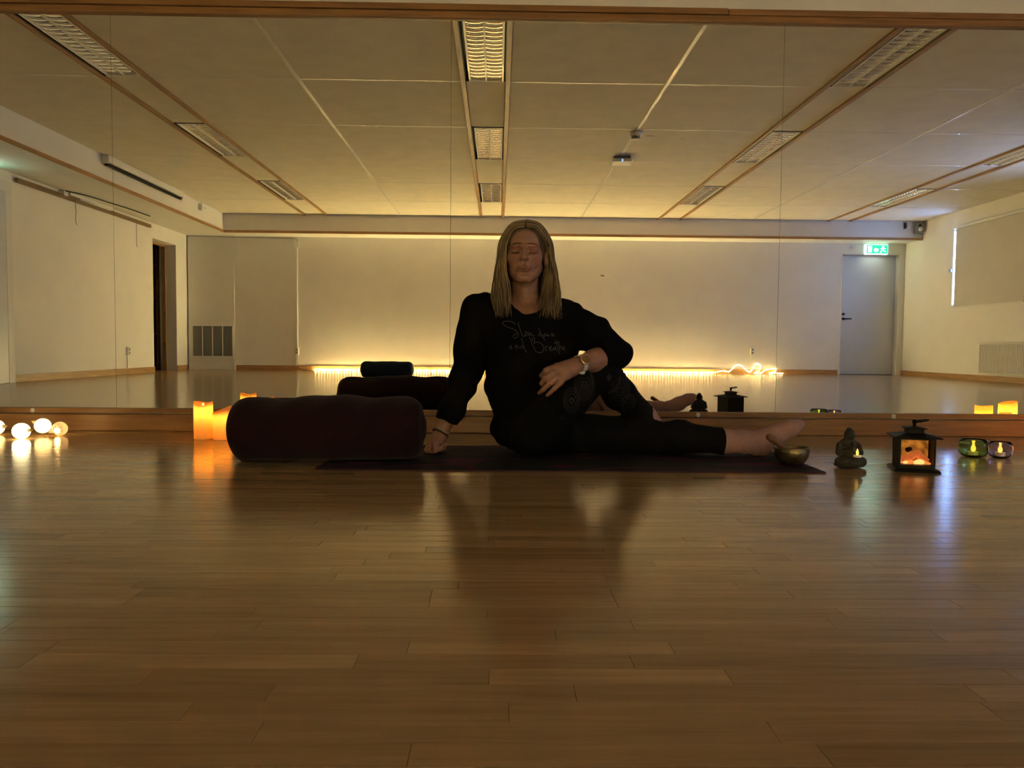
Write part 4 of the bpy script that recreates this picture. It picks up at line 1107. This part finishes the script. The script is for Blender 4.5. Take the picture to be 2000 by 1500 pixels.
# head
def he(c, r, k=.015, sub=False): B.ell(hd(*c), r, k, sub, HRI)
def hc(a, b, ra, rb=None, k=.01, sub=False): B.cap(hd(*a), hd(*b), ra, rb, k, sub)
he((0, .022, .030), (.073, .092, .082), .02)
he((0, -.030, .040), (.060, .056, .052), .025)
he((0, -.018, -.030), (.0585, .068, .080), .02)
for s in (-1, 1):
    hc((s * .0425, .006, -.050), (s * .016, -.060, -.093), .0185, .0155, .02)
    he((s * .038, -.053, -.022), (.024, .024, .022), .02)
hc((-.010, -.068, -.095), (.010, -.068, -.095), .0145, None, .015)
for s in (-1, 1):
    he((s * .031, -.099, -.001), (.0175, .015, .0105), .014, True)
    he((s * .0315, -.0735, -.0025), (.0155, .0150, .0125), .005)
    hc((s * .014, -.088, .016), (s * .046, -.074, .0175), .0065, .005, .010)
    hc((s * .017, -.0885, -.0085), (s * .045, -.078, -.0085), .0016, .0012, .003, True)
    hc((s * .019, -.0905, .0065), (s * .044, -.080, .0065), .0014, .001, .004, True)
hc((0, -.086, .012), (0, -.104, -.026), .0075, .0105, .010)
he((0, -.1045, -.0305), (.0105, .0100, .0085), .006)
for s in (-1, 1):
    he((s * .0115, -.0945, -.0335), (.0066, .0085, .0062), .006)
    he((s * .0072, -.1045, -.0410), (.0042, .0058, .0038), .002, True)
    hc((s * .020, -.090, -.036), (s * .034, -.080, -.066), .0036, .0026, .006, True)
he((0, -.0865, -.050), (.004, .006, .010), .006, True)
he((0, -.0765, -.0618), (.0250, .0122, .0042), .014); he((0, -.0765, -.0708), (.0220, .0122, .0046), .014)
for s in (-1, 1):
    hc((0, -.0905, -.0655), (s * .0245, -.0830, -.0672), .0014, .0012, .002, True)
    he((s * .0270, -.0800, -.0680), (.004, .005, .004), .006, True)
he((0, -.0860, -.0815), (.018, .006, .005), .009, True)
for s in (-1, 1):
    he((s * .0770, .006, -.012), (.0105, .0165, .031), .006)
    he((s * .0860, -.002, -.008), (.0060, .0090, .017), .004, True)
# her left hand, laid over the thigh
wr = np.array(J['lwr'])
B.cap(wr, (.232, 2.612, .332), .0245, .0265, .015); B.cap((.262, 2.625, .352), (.205, 2.607, .338), .020, .018, .015); B.cap((.262, 2.615, .335), (.212, 2.600, .302), .020, .016, .015)
B.chain([(.192, 2.603, .338), (.163, 2.600, .330), (.150, 2.622, .312), (.158, 2.642, .300)], [.0125, .0100, .0085, .0072], .005)
B.chain([(.188, 2.594, .322), (.160, 2.590, .305), (.150, 2.607, .285), (.158, 2.625, .275)], [.0125, .0102, .0085, .0072], .005)
B.chain([(.196, 2.590, .304), (.169, 2.585, .282), (.152, 2.594, .264), (.140, 2.603, .253)], [.0125, .0098, .0082, .0066], .004)
B.chain([(.214, 2.594, .292), (.192, 2.592, .270), (.178, 2.600, .255), (.168, 2.608, .245)], [.0115, .0088, .0074, .0060], .004)
B.chain([(.245, 2.640, .348), (.205, 2.655, .345), (.172, 2.650, .335)], [.014, .0105, .0085], .006)
# her right hand, knuckles on the mat behind her
B.chain([J['rwr'], (-.224, 2.888, .056), (-.236, 2.875, .034)], [.0262, .0265, .022], .012)
B.chain([(-.255, 2.868, .036), (-.262, 2.858, .0215), (-.240, 2.850, .0180), (-.214, 2.852, .028), (-.200, 2.856, .042)], [.0120, .0115, .0098, .0085, .0070], .005)
B.chain([(-.250, 2.885, .036), (-.258, 2.880, .0215), (-.236, 2.873, .0180), (-.208, 2.872, .026), (-.192, 2.872, .042)], [.0120, .0115, .0100, .0088, .0070], .005)
B.chain([(-.244, 2.900, .036), (-.250, 2.898, .0210), (-.230, 2.894, .0175), (-.205, 2.892, .024)], [.0115, .0110, .0095, .0080], .005)
B.chain([(-.236, 2.912, .036), (-.240, 2.912, .0195), (-.222, 2.910, .0165), (-.204, 2.908, .022)], [.0105, .0100, .0085, .0070], .005)
B.chain([(-.226, 2.872, .066), (-.232, 2.850, .046), (-.231, 2.838, .026), (-.230, 2.836, .019)], [.0135, .0118, .0105, .0085], .005)
def tint_of(V):
    L = (V - HC) @ HR                      # head axes
    lip = np.exp(-((L[:, 0] / .0235) ** 4 + ((L[:, 2] + .0660) / .0066) ** 4)) * (L[:, 1] < -.07)
    lid = np.zeros(len(V))
    for s in (-1, 1): lid = np.maximum(lid, .45 * np.exp(-(((L[:, 0] - s * .031) / .020) ** 4 + ((L[:, 2] - .004) / .012) ** 4)) * (L[:, 1] < -.05))
    ck = np.zeros(len(V))
    for s in (-1, 1): ck = np.maximum(ck, .22 * np.exp(-(((L[:, 0] - s * .036) / .022) ** 2 + ((L[:, 2] + .028) / .020) ** 2)) * (L[:, 1] < -.03))
    line = np.exp(-((L[:, 2] + .0660 + 2.5 * L[:, 0] ** 2) / .0018) ** 2) * (np.abs(L[:, 0]) < .0255) * (L[:, 1] < -.06)
    return np.clip(np.maximum(np.maximum(np.maximum(lip * .5, lid), ck), line), 0, 1)
body_grid.plane_cut((0, 0, .0074), (0, 0, -1))
bV, bQ = body_grid.polygonise(); hV, hQ = head_grid.polygonise()
cV = np.concatenate([bV, hV]); cQ = np.concatenate([bQ, hQ + len(bV)])
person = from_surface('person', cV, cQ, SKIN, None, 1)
tag(person, 'woman in black seated in a twist on the mat, eyes closed', 'person')
Vp = np.empty(len(person.data.vertices) * 3, np.float32); person.data.vertices.foreach_get('co', Vp); Vp = Vp.reshape(-1, 3)
at = person.data.attributes.new('tint', 'FLOAT', 'POINT'); at.data.foreach_set('value', tint_of(Vp.astype(float)).astype(np.float32))

# brows and lashes
BROW = mat('brow_hair', (.11, .065, .035), .8, var=.2, scale=200)
LASH = mat('lash', (.03, .018, .012), .8)
bvh_p = BVHTree.FromObject(person, bpy.context.evaluated_depsgraph_get())
def face_hit(x, z):
    o_ = Vector(hd(x, -.2, z)); d_ = Vector(HR @ np.array((0, 1, 0)))
    h_ = bvh_p.ray_cast(o_, d_)
    return (h_[0], h_[1]) if h_[0] is not None else (Vector(hd(x, -.08, z)), -d_)
b = MB(); l_ = MB()
for s in (-1, 1):
    for k in range(110):
        u = random.random(); x_ = s * (.013 + .030 * u); z_ = .0185 + .0055 * math.sin(PI * (u * .8 + .1)) - .002 * u + random.uniform(-.0026, .0026) * (1.15 - .8 * u)
        p_, n_ = face_hit(x_, z_); q_, n2_ = face_hit(x_ + s * .005, z_ + .0012 - .002 * u)
        b.tube([p_ + n_ * .0004, (p_ + q_) / 2 + n_ * .001, q_ + n2_ * .0006], [.0006, .0008, .0002], 4)
    pts = [face_hit(s * (.0165 + .029 * u), -.0078 - .0032 * math.sin(PI * u)) for u in np.linspace(0, 1, 12)]
    l_.tube([p_ + n_ * .0006 for p_, n_ in pts], [.0006] + [.0011] * 10 + [.0006], 6)
    for k in range(18):
        u = (k + .5) / 18; p_, n_ = face_hit(s * (.0165 + .029 * u), -.0078 - .0032 * math.sin(PI * u))
        l_.tube([p_ + n_ * .0005, p_ + n_ * .004 + Vector((s * .001 * (u - .3), 0, -.0035))], [.00045, .0001], 4)
mo = [face_hit(x_, -.0655 - 3.4 * x_ * x_) for x_ in np.linspace(-.0245, .0245, 16)]
MB().tube([p_ - n_ * .0002 for p_, n_ in mo], [.0004] + [.0011] * 14 + [.0004], 6).build('mouth_line', mat('lip_shadow', (.09, .030, .024), .7), person, smooth=True)
b.build('eyebrows', BROW, person, smooth=True)
l_.build('eyelashes', LASH, person, smooth=True)

# ---- hair: a cap on the scalp and many locks from the middle parting
HAIR = mat('ash_blonde_hair', (.080, .056, .032), .5, var=.4, scale=14, stretch=(14, 14, .8), spec=.35)
Hf = Field(HC - .20, HC + .20, .0045)
Hf.ell(hd(0, .024, .032), (.0805, .0985, .0885), .01, False, HRI)
Hf.ell(hd(0, -.024, .044), (.067, .064, .058), .02, False, HRI)
Hf.ell(hd(0, -.105, -.010), (.066, .075, .088), .01, True, HRI)
Hf.ell(hd(0, -.02, -.085), (.085, .10, .062), .02, True, HRI)
hair = Hf.build('hair', HAIR, person, 2)
tag(hair, 'shoulder-length ash blonde hair parted in the middle')
def lerp3(a, b_, c, t):
    out = []
    for p, q, r in zip(a, b_, c):
        p, q, r = Vector(p), Vector(q), Vector(r)
        out.append(p * (1 - t) * (1 - 2 * t) + q * 4 * t * (1 - t) + r * t * (2 * t - 1))
    return out
LF = [(-.001, -.080, .084), (-.036, -.0775, .076), (-.0640, -.058, .038), (-.0700, -.046, -.015), (-.068, -.052, -.08), (-.055, -.064, -.145), (-.050, -.072, -.205)]
LS = [(-.001, .015, .124), (-.050, .010, .105), (-.086, .006, .045), (-.096, .004, -.03), (-.103, -.008, -.095), (-.105, -.024, -.150), (-.090, -.040, -.205)]
LB = [(-.001, .098, .095), (-.035, .119, .045), (-.055, .120, -.02), (-.065, .108, -.08), (-.070, .09, -.13), (-.07, .075, -.17), (-.065, .070, -.205)]
RF = [(.001, -.080, .084), (.038, -.0765, .076), (.0650, -.054, .040), (.0775, -.016, .026), (.0830, .034, -.018), (.072, .006, -.115), (.060, -.048, -.205)]
RS = [(.001, .015, .124), (.050, .010, .105), (.086, .008, .045), (.0985, .014, -.03), (.112, .000, -.100), (.122, -.022, -.150), (.125, -.040, -.205)]
RB = [(-x_, y_, z_) for x_, y_, z_ in LB]
hb = MB(); hair_tone = []
def lock(pts, endz, lay, jx, jy, thick):
    ctr = Vector((0, .02, .02)); out = []
    for i, p in enumerate(pts):
        d_ = (p - ctr).normalized(); wgt = min(1, i / 4)
        q_ = p + d_ * lay + Vector((jx, jy, 0)) * wgt * (i / 6)
        if i == 6: q_.z += endz
        if i == 5: q_.z += endz * .5
        out.append(q_)
    cvp = [Vector(hd(*p)) for p in catmull(out, 5)]
    m_ = len(cvp); rr = [thick * (.6 + .5 * math.sin(PI * min(1, i / (m_ * .55)) * .5)) * (1 - .82 * max(0, (i - m_ * .70) / (m_ * .30))) for i in range(m_)]
    ph = random.uniform(0, 6); am = random.uniform(.001, .0032)
    cvp = [p + Vector((am * math.sin(i * .42 + ph), am * math.cos(i * .36 + ph), 0)) * min(1, i / 10) for i, p in enumerate(cvp)]
    n0 = len(hb.v); hb.tube(cvp, rr, 5, flat=.6); tn = random.random()
    hair_tone.extend([tn] * (len(hb.v) - n0))
for F_, S_, K_, sgn in ((LF, LS, LB, -1), (RF, RS, RB, 1)):
    for k in range(300):
        t_ = ((k + random.random()) / 300) ** 1.25
        lock(lerp3(F_, S_, K_, t_), random.uniform(-.034, .022), random.uniform(-.004, .005), random.uniform(-.013, .013), random.uniform(-.010, .010), random.uniform(.0018, .0036))
# hair falling behind the neck
for k in range(90):
    u = random.uniform(-1, 1); y0 = random.uniform(-.012, .012)
    pts = [Vector(p) for p in ((.01 * u, .085, .105), (.040 * u, .115, .060), (.060 * u, .118, .000), (.066 * u, .106, -.060), (.066 * u, .088 + y0, -.115), (.068 * u, .070 + y0, -.165), (.072 * u, .060 + y0, -.205))]
    lock(pts, random.uniform(-.02, .02), random.uniform(-.004, .003), random.uniform(-.008, .008), 0, random.uniform(.0035, .0055))
def strand_mat():
    m, nt, b = new_mat('hair_strands')
    at = nt.nodes.new('ShaderNodeAttribute'); at.attribute_name = 'tone'
    r = nt.nodes.new('ShaderNodeValToRGB'); r.color_ramp.elements[0].color = (.075, .052, .030, 1); r.color_ramp.elements[1].color = (.38, .29, .18, 1)
    e = r.color_ramp.elements.new(.55); e.color = (.165, .120, .070, 1)
    nt.links.new(at.outputs['Fac'], r.inputs['Fac']); nt.links.new(r.outputs['Color'], b.inputs['Base Color'])
    b.inputs['Roughness'].default_value = .42; b.inputs['Specular IOR Level'].default_value = .35
    return m
locks = hb.build('hair_locks', strand_mat(), hair, smooth=True); locks['kind'] = 'stuff'
at = locks.data.attributes.new('tone', 'FLOAT', 'POINT'); at.data.foreach_set('value', hair_tone)

# ---- black jersey top
S = Field((-.30, 2.50, .010), (.54, 3.08, .66), .0046)
S.ell((.098, 2.858, .470), (.160, .118, .128), .03)
S.ell((.112, 2.865, .285), (.163, .120, .170), .05)
S.ell((.128, 2.868, .110), (.155, .145, .095), .05)
S.cap(J['rsh'], (.03, 2.87, .52), .060, .07, .04); S.cap(J['lsh'], (.16, 2.86, .50), .059, .07, .04)
S.cap((.100, 2.875, .540), (-.05, 2.873, .548), .052, .046, .03); S.cap((.100, 2.875, .540), (.225, 2.84, .528), .052, .046, .03)
S.chain([J['rsh'], (-.108, 2.905, .40), J['relb'], (-.168, 2.918, .185), (-.205, 2.905, .095)], [.060, .060, .054, .047, .043], .02)
S.chain([J['lsh'], (.338, 2.768, .462), J['lelb']], [.061, .064, .054], .02)
S.cap(J['lelb'], (.345, 2.668, .364), .054, .044, .02)
S.cap(J['lelb'], (.335, 2.658, .372), .050, .040, .02)
# cloth hanging under the upper arm
S.cap((.24, 2.82, .43), (.175, 2.82, .36), .055, .075, .04)
# neckline
S.ell((.110, 2.775, .592), (.064, .105, .066), .008, True)
S.ell((.050, 2.825, .622), (.055, .085, .058), .01, True)
S.cap((.112, 2.75, .572), (.117, 2.70, .522), .036, .008, .010, True)
S.ell((.100, 2.850, .645), (.078, .085, .100), .01, True)
# cuffs
d1 = np.array((-.205, 2.905, .095)) - np.array(J['relb']); S.plane_cut((-.192, 2.910, .122), d1, ((-.30, 2.80, .0), (-.10, 3.05, .20)))
d2 = np.array((.335, 2.658, .368)) - np.array(J['lelb']); S.plane_cut((.352, 2.674, .370), d2, ((.26, 2.50, .26), (.40, 2.76, .46)))
S.plane_cut((.10, 2.86, .030), (0, 0, -1))
S.wrinkle(.0042, lambda X, Y, Z: np.sin(38 * Z + 16 * X + 5 * np.sin(9 * Y + 11 * X)) * np.sin(21 * X - 9 * Z + 2) + .5 * np.sin(70 * (Z - X) + 4 * np.sin(20 * Y)))
top = S.build('jersey_top', KNIT, person, 1)
tag(top, 'loose black jersey top with grey handwritten lettering')

# ---- leggings
G = Field((-.06, 2.60, .006), (.93, 3.08, .45), .0044)
G.ell((.131, 2.872, .100), (.150, .135, .088), .04)
G.chain([J['rhip'], (.245, 2.745, .225), J['rkn'], J['rca'], J['ran'], (.61, 2.968, .116)], [.086, .080, .062, .058, .043, .041], .02)
G.chain([J['lhip'], J['lkn'], (.68, 2.89, .074), J['lan'], (.93, 2.864, .055)], [.080, .066, .061, .045, .043], .03)
G.plane_cut((.851, 2.865, .06), (1, -.03, 0), ((.80, 2.75, 0), (.95, 2.98, .16)))
dr = np.array((.61, 2.968, .116)) - np.array(J['ran']); G.plane_cut((.560, 2.933, .154), dr, ((.50, 2.88, .05), (.70, 3.06, .22)))
G.plane_cut((0, 0, .0070), (0, 0, -1))
G.wrinkle(.0016, lambda X, Y, Z: np.sin(60 * X + 30 * Z) * np.sin(40 * Z - 20 * Y))
leg = G.build('leggings', LEGG, person, 1)
tag(leg, 'black leggings printed with fine ring patterns')

# ---- socks
K = Field((.80, 2.76, .0066), (1.20, 2.95, .19), .0030)
K.chain([(.80, 2.866, .061), J['lan'], (.925, 2.864, .060), (.975, 2.862, .050)], [.045, .0425, .0425, .040], .015)
K.ell((.998, 2.862, .040), (.033, .031, .034), .02)
K.chain([(.985, 2.862, .060), (1.045, 2.856, .088), (1.100, 2.848, .114), (1.128, 2.844, .128)], [.044, .037, .030, .021], .02)
K.plane_cut((.838, 2.866, .06), (-1, 0, 0)); K.plane_cut((0, 0, .0072), (0, 0, -1))
K.wrinkle(.0012, lambda X, Y, Z: np.sin(180 * X + 40 * Z) * (np.abs(X - .94) < .05))
o = K.build('sock', SOCKM, person, 1); tag(o, 'pink woollen sock on the stretched-out foot')
K = Field((.50, 2.86, .0066), (.85, 3.09, .22), .0032)
K.chain([(.535, 2.908, .175), J['ran'], J['rhe']], [.041, .0400, .0385], .015)
K.chain([(.638, 2.99, .048), (.70, 2.997, .050), J['rto']], [.038, .036, .026], .02)
dr = np.array(J['ran']) - np.array(J['rhe']); K.plane_cut((.550, 2.925, .162), dr); K.plane_cut((0, 0, .0072), (0, 0, -1))
o = K.build('sock', SOCKM, person, 1); tag(o, 'pink woollen sock on the tucked foot behind the straight leg')

# ---- printed lettering and rings that lie on the cloth
dg = bpy.context.evaluated_depsgraph_get(); dg.update()
bvh_t = BVHTree.FromObject(top, dg); bvh_l = BVHTree.FromObject(leg, dg)
def lay_on(bvh, pts, wd, out, lift=.0012):
    P = []
    for x_, z_ in pts:
        h_ = bvh.ray_cast(Vector((x_, 2.3, z_)), Vector((0, 1, 0)))
        P.append(None if h_[0] is None or h_[1].y > -.12 else (h_[0] + h_[1] * lift, h_[1]))
    for a, c in zip(P[:-1], P[1:]):
        if a is None or c is None: continue
        d_ = c[0] - a[0]
        if d_.length > .02 or d_.length < 1e-6: continue
        s_ = d_.cross(a[1]).normalized() * wd; s2 = d_.cross(c[1]).normalized() * wd
        out.add([a[0] - s_, a[0] + s_, c[0] + s2, c[0] - s2], [(0, 1, 2, 3)])
def U(pts, x0, z0, sc): return [(x0 + sc * u, z0 - sc * v) for u, v in pts]
strokes = [
 [(470,320),(430,280),(340,240),(250,238),(185,245),(165,285),(190,325),(280,375),(400,420),(490,475),(535,540),(530,600),(475,650),(430,630),(430,590),(470,555),(510,545)],
 [(540,265),(560,360),(600,470),(650,590),(690,600),(715,560)],
 [(715,490),(706,560),(728,595),(760,560),(755,505),(720,490)], [(800,490),(790,540),(820,585),(850,520),(870,570),(910,595),(935,565)],
 [(1050,395),(1075,480),(1100,550),(1140,610),(1200,690)], [(1092,522),(1058,540),(1046,572),(1068,596),(1100,582),(1112,556)],
 [(1195,535),(1165,570),(1185,602),(1215,570),(1195,535)], [(1240,530),(1245,585),(1275,555),(1295,602),(1325,550)], [(1365,510),(1385,600),(1380,560),(1405,535),(1425,600),(1455,575)],
 [(380,830),(345,840),(335,890),(355,915),(385,870),(380,830),(390,900),(420,900)], [(480,810),(495,930),(490,870),(520,825),(545,880),(590,895)],
 [(620,640),(660,770),(700,900),(760,1005)], [(660,830),(620,850),(615,890),(650,890),(680,860)],
 [(820,620),(870,740),(920,850),(980,970)], [(890,720),(900,650),(930,630),(945,680),(935,785)], [(930,760),(1000,745),(1080,760),(1140,810),(1175,880),(1160,950),(1130,1000),(1050,1003),(990,975)],
 [(1210,860),(1240,965),(1222,890),(1250,845),(1275,855)], [(1320,895),(1362,880),(1345,845),(1315,880),(1320,930),(1355,950),(1390,925)],
 [(1450,870),(1410,890),(1405,930),(1440,920),(1465,860),(1475,920),(1500,935)], [(1480,690),(1500,800),(1540,940),(1575,1045)], [(1430,772),(1520,742)],
 [(1540,720),(1560,820),(1580,940),(1575,890),(1600,830),(1630,870),(1640,920)], [(1665,900),(1700,885),(1690,850),(1662,880),(1668,930),(1705,940)]]
b = MB()
TX, TZ, TS = .0, .4255, 1.4507e-4
for st in strokes:
    cvs = [(p.x, p.y) for p in catmull([(u, v, 0) for u, v in st], 5)]
    lay_on(bvh_t, U([(u - 1000, v - 750) for u, v in cvs], .1375, TZ, TS), .0009, b)
b.build('lettering', PRINT, top)
b = MB()
GS = 2.144e-4
def ring(cu, cv_, rx, ry, wd=.0006, a0=0, a1=2 * PI):
    lay_on(bvh_l, U([(cu - 825 + rx * math.cos(a), cv_ - 715 + ry * math.sin(a)) for a in np.linspace(a0, a1, 60)], .3005, .2785, GS), wd, b)
for rx, ry in ((14, 20), (38, 55), (48, 70), (78, 118), (105, 160), (135, 205), (160, 250)): ring(825, 715, rx, ry)
for rx, ry in ((24, 34), (34, 46), (75, 115), (105, 158), (128, 200)): ring(620, 970, rx, ry)
for rx, ry in ((14, 20), (48, 66), (58, 78), (88, 120), (120, 160), (150, 200), (182, 240)): ring(1455, 835, rx, ry)
for rx, ry in ((22, 30), (62, 80), (95, 120), (122, 152)): ring(1640, 1040, rx, ry)
for rx, ry in ((165, 230), (195, 265)): ring(1250, 600, rx, ry, .0005, -.2, 1.7)
for k in range(9):
    a = .0 + 1.5 * k / 8; ring(1250 + 180 * math.cos(a), 600 + 248 * math.sin(a), 5, 6, .0009)
for k in range(7): ring(925 + 5 * k, 480 + 36 * k, 6, 8, .0009)
for k in range(6):
    a = 2 * PI * k / 6; ring(1225 + 22 * math.cos(a), 590 + 34 * math.sin(a), 14, 20, .0006)
b.build('ring_print', PRINT2, leg)

# ---- watch, ring and bracelets
def torus(c, nrm, R, r, mname, name, parent, n=28, sq=1.0, flat=1.0):
    nrm = Vector(nrm).normalized(); a = nrm.orthogonal().normalized(); bb = nrm.cross(a)
    c = Vector(c)
    return MB().tube([c + a * (R * math.cos(2 * PI * k / n)) + bb * (R * sq * math.sin(2 * PI * k / n)) for k in range(n)], r, 8, closed=True, flat=flat).build(name, mname, parent, smooth=True)
STRAP = mat('white_strap', (.62, .60, .58), .5, var=.03)
ax_ = Vector((.128, .095, .032)).normalized()
wc = Vector((.281, 2.624, .353))
bandpts = []
a_ = Vector((0, -1, 0)) - ax_ * Vector((0, -1, 0)).dot(ax_); a_.normalize(); c2_ = ax_.cross(a_)
band = MB(); nn = 36
for k in range(nn):
    an = 2 * PI * k / nn; rad = .0287
    for dx_, dr_ in ((-.009, 0), (.009, 0), (.009, .0022), (-.009, .0022)):
        band.v.append(tuple(wc + ax_ * dx_ + a_ * ((rad + dr_) * math.cos(an)) + c2_ * ((rad + dr_) * math.sin(an))))
for k in range(nn):
    for j in range(4): band.f.append((4 * k + j, 4 * k + (j + 1) % 4, 4 * ((k + 1) % nn) + (j + 1) % 4, 4 * ((k + 1) % nn) + j))
watch = band.build('wristwatch', STRAP, person, smooth=True, auto=.6); tag(watch, 'wristwatch with white strap and round copper face')
fd_ = (a_ * .94 + Vector((-.15, 0, .30))).normalized()
rotq = fd_.to_track_quat('Z', 'Y')
for nm, prof_, mm_ in (('watch_case', [(0, 0), (.0185, 0), (.0195, .003), (.0195, .008), (.0175, .0095), (.0165, .0092)], mat('rose_case', (.62, .45, .34), .3, .9)), ('dial', [(.0168, .0090), (0, .0090)], mat('dial_brown', (.22, .13, .06), .25, .3))):
    w_ = MB().lathe(prof_, 32, caps=False).build(nm, mm_, watch, smooth=True, auto=.6); w_.rotation_mode = 'QUATERNION'; w_.rotation_quaternion = rotq; w_.location = wc + fd_ * .0295
w_ = MB().lathe([(0, 0), (.0115, 0), (.0115, .003), (0, .004)], 18, caps=False).build('strap_stud', STRAP, watch, smooth=True); w_.location = wc + Vector((.004, -.021, -.030)); w_.rotation_euler = (.5, 0, 0)
GOLD = mat('gold', (.85, .62, .28), .22, 1.0, var=.03)
torus((.172, 2.586, .2855), (.027, .006, .024), .0108, .0013, GOLD, 'finger_ring', person, flat=1.6)
BEAD = mat('dark_bead', (.018, .012, .012), .3, var=.2); PBEAD = mat('pale_bead', (.30, .28, .26), .3, var=.1)
def beads(c, nrm, R, r, count, mm_, name):
    nrm = Vector(nrm).normalized(); a = nrm.orthogonal().normalized(); bb = nrm.cross(a); m_ = MB()
    for k in range(count):
        an = 2 * PI * k / count; p_ = Vector(c) + a * (R * math.cos(an)) + bb * (R * math.sin(an)); m_.sphere(tuple(p_), r, 8, 6)
    return m_.build(name, mm_, person, smooth=True)
da = Vector(J['rwr']) - Vector(J['relb'])
beads((-.2095, 2.902, .090), da, .0290, .0024, 34, PBEAD, 'bracelet'); beads((-.2160, 2.897, .079), da + Vector((-.02, -.06, 0)), .0300, .0038, 26, BEAD, 'bracelet')
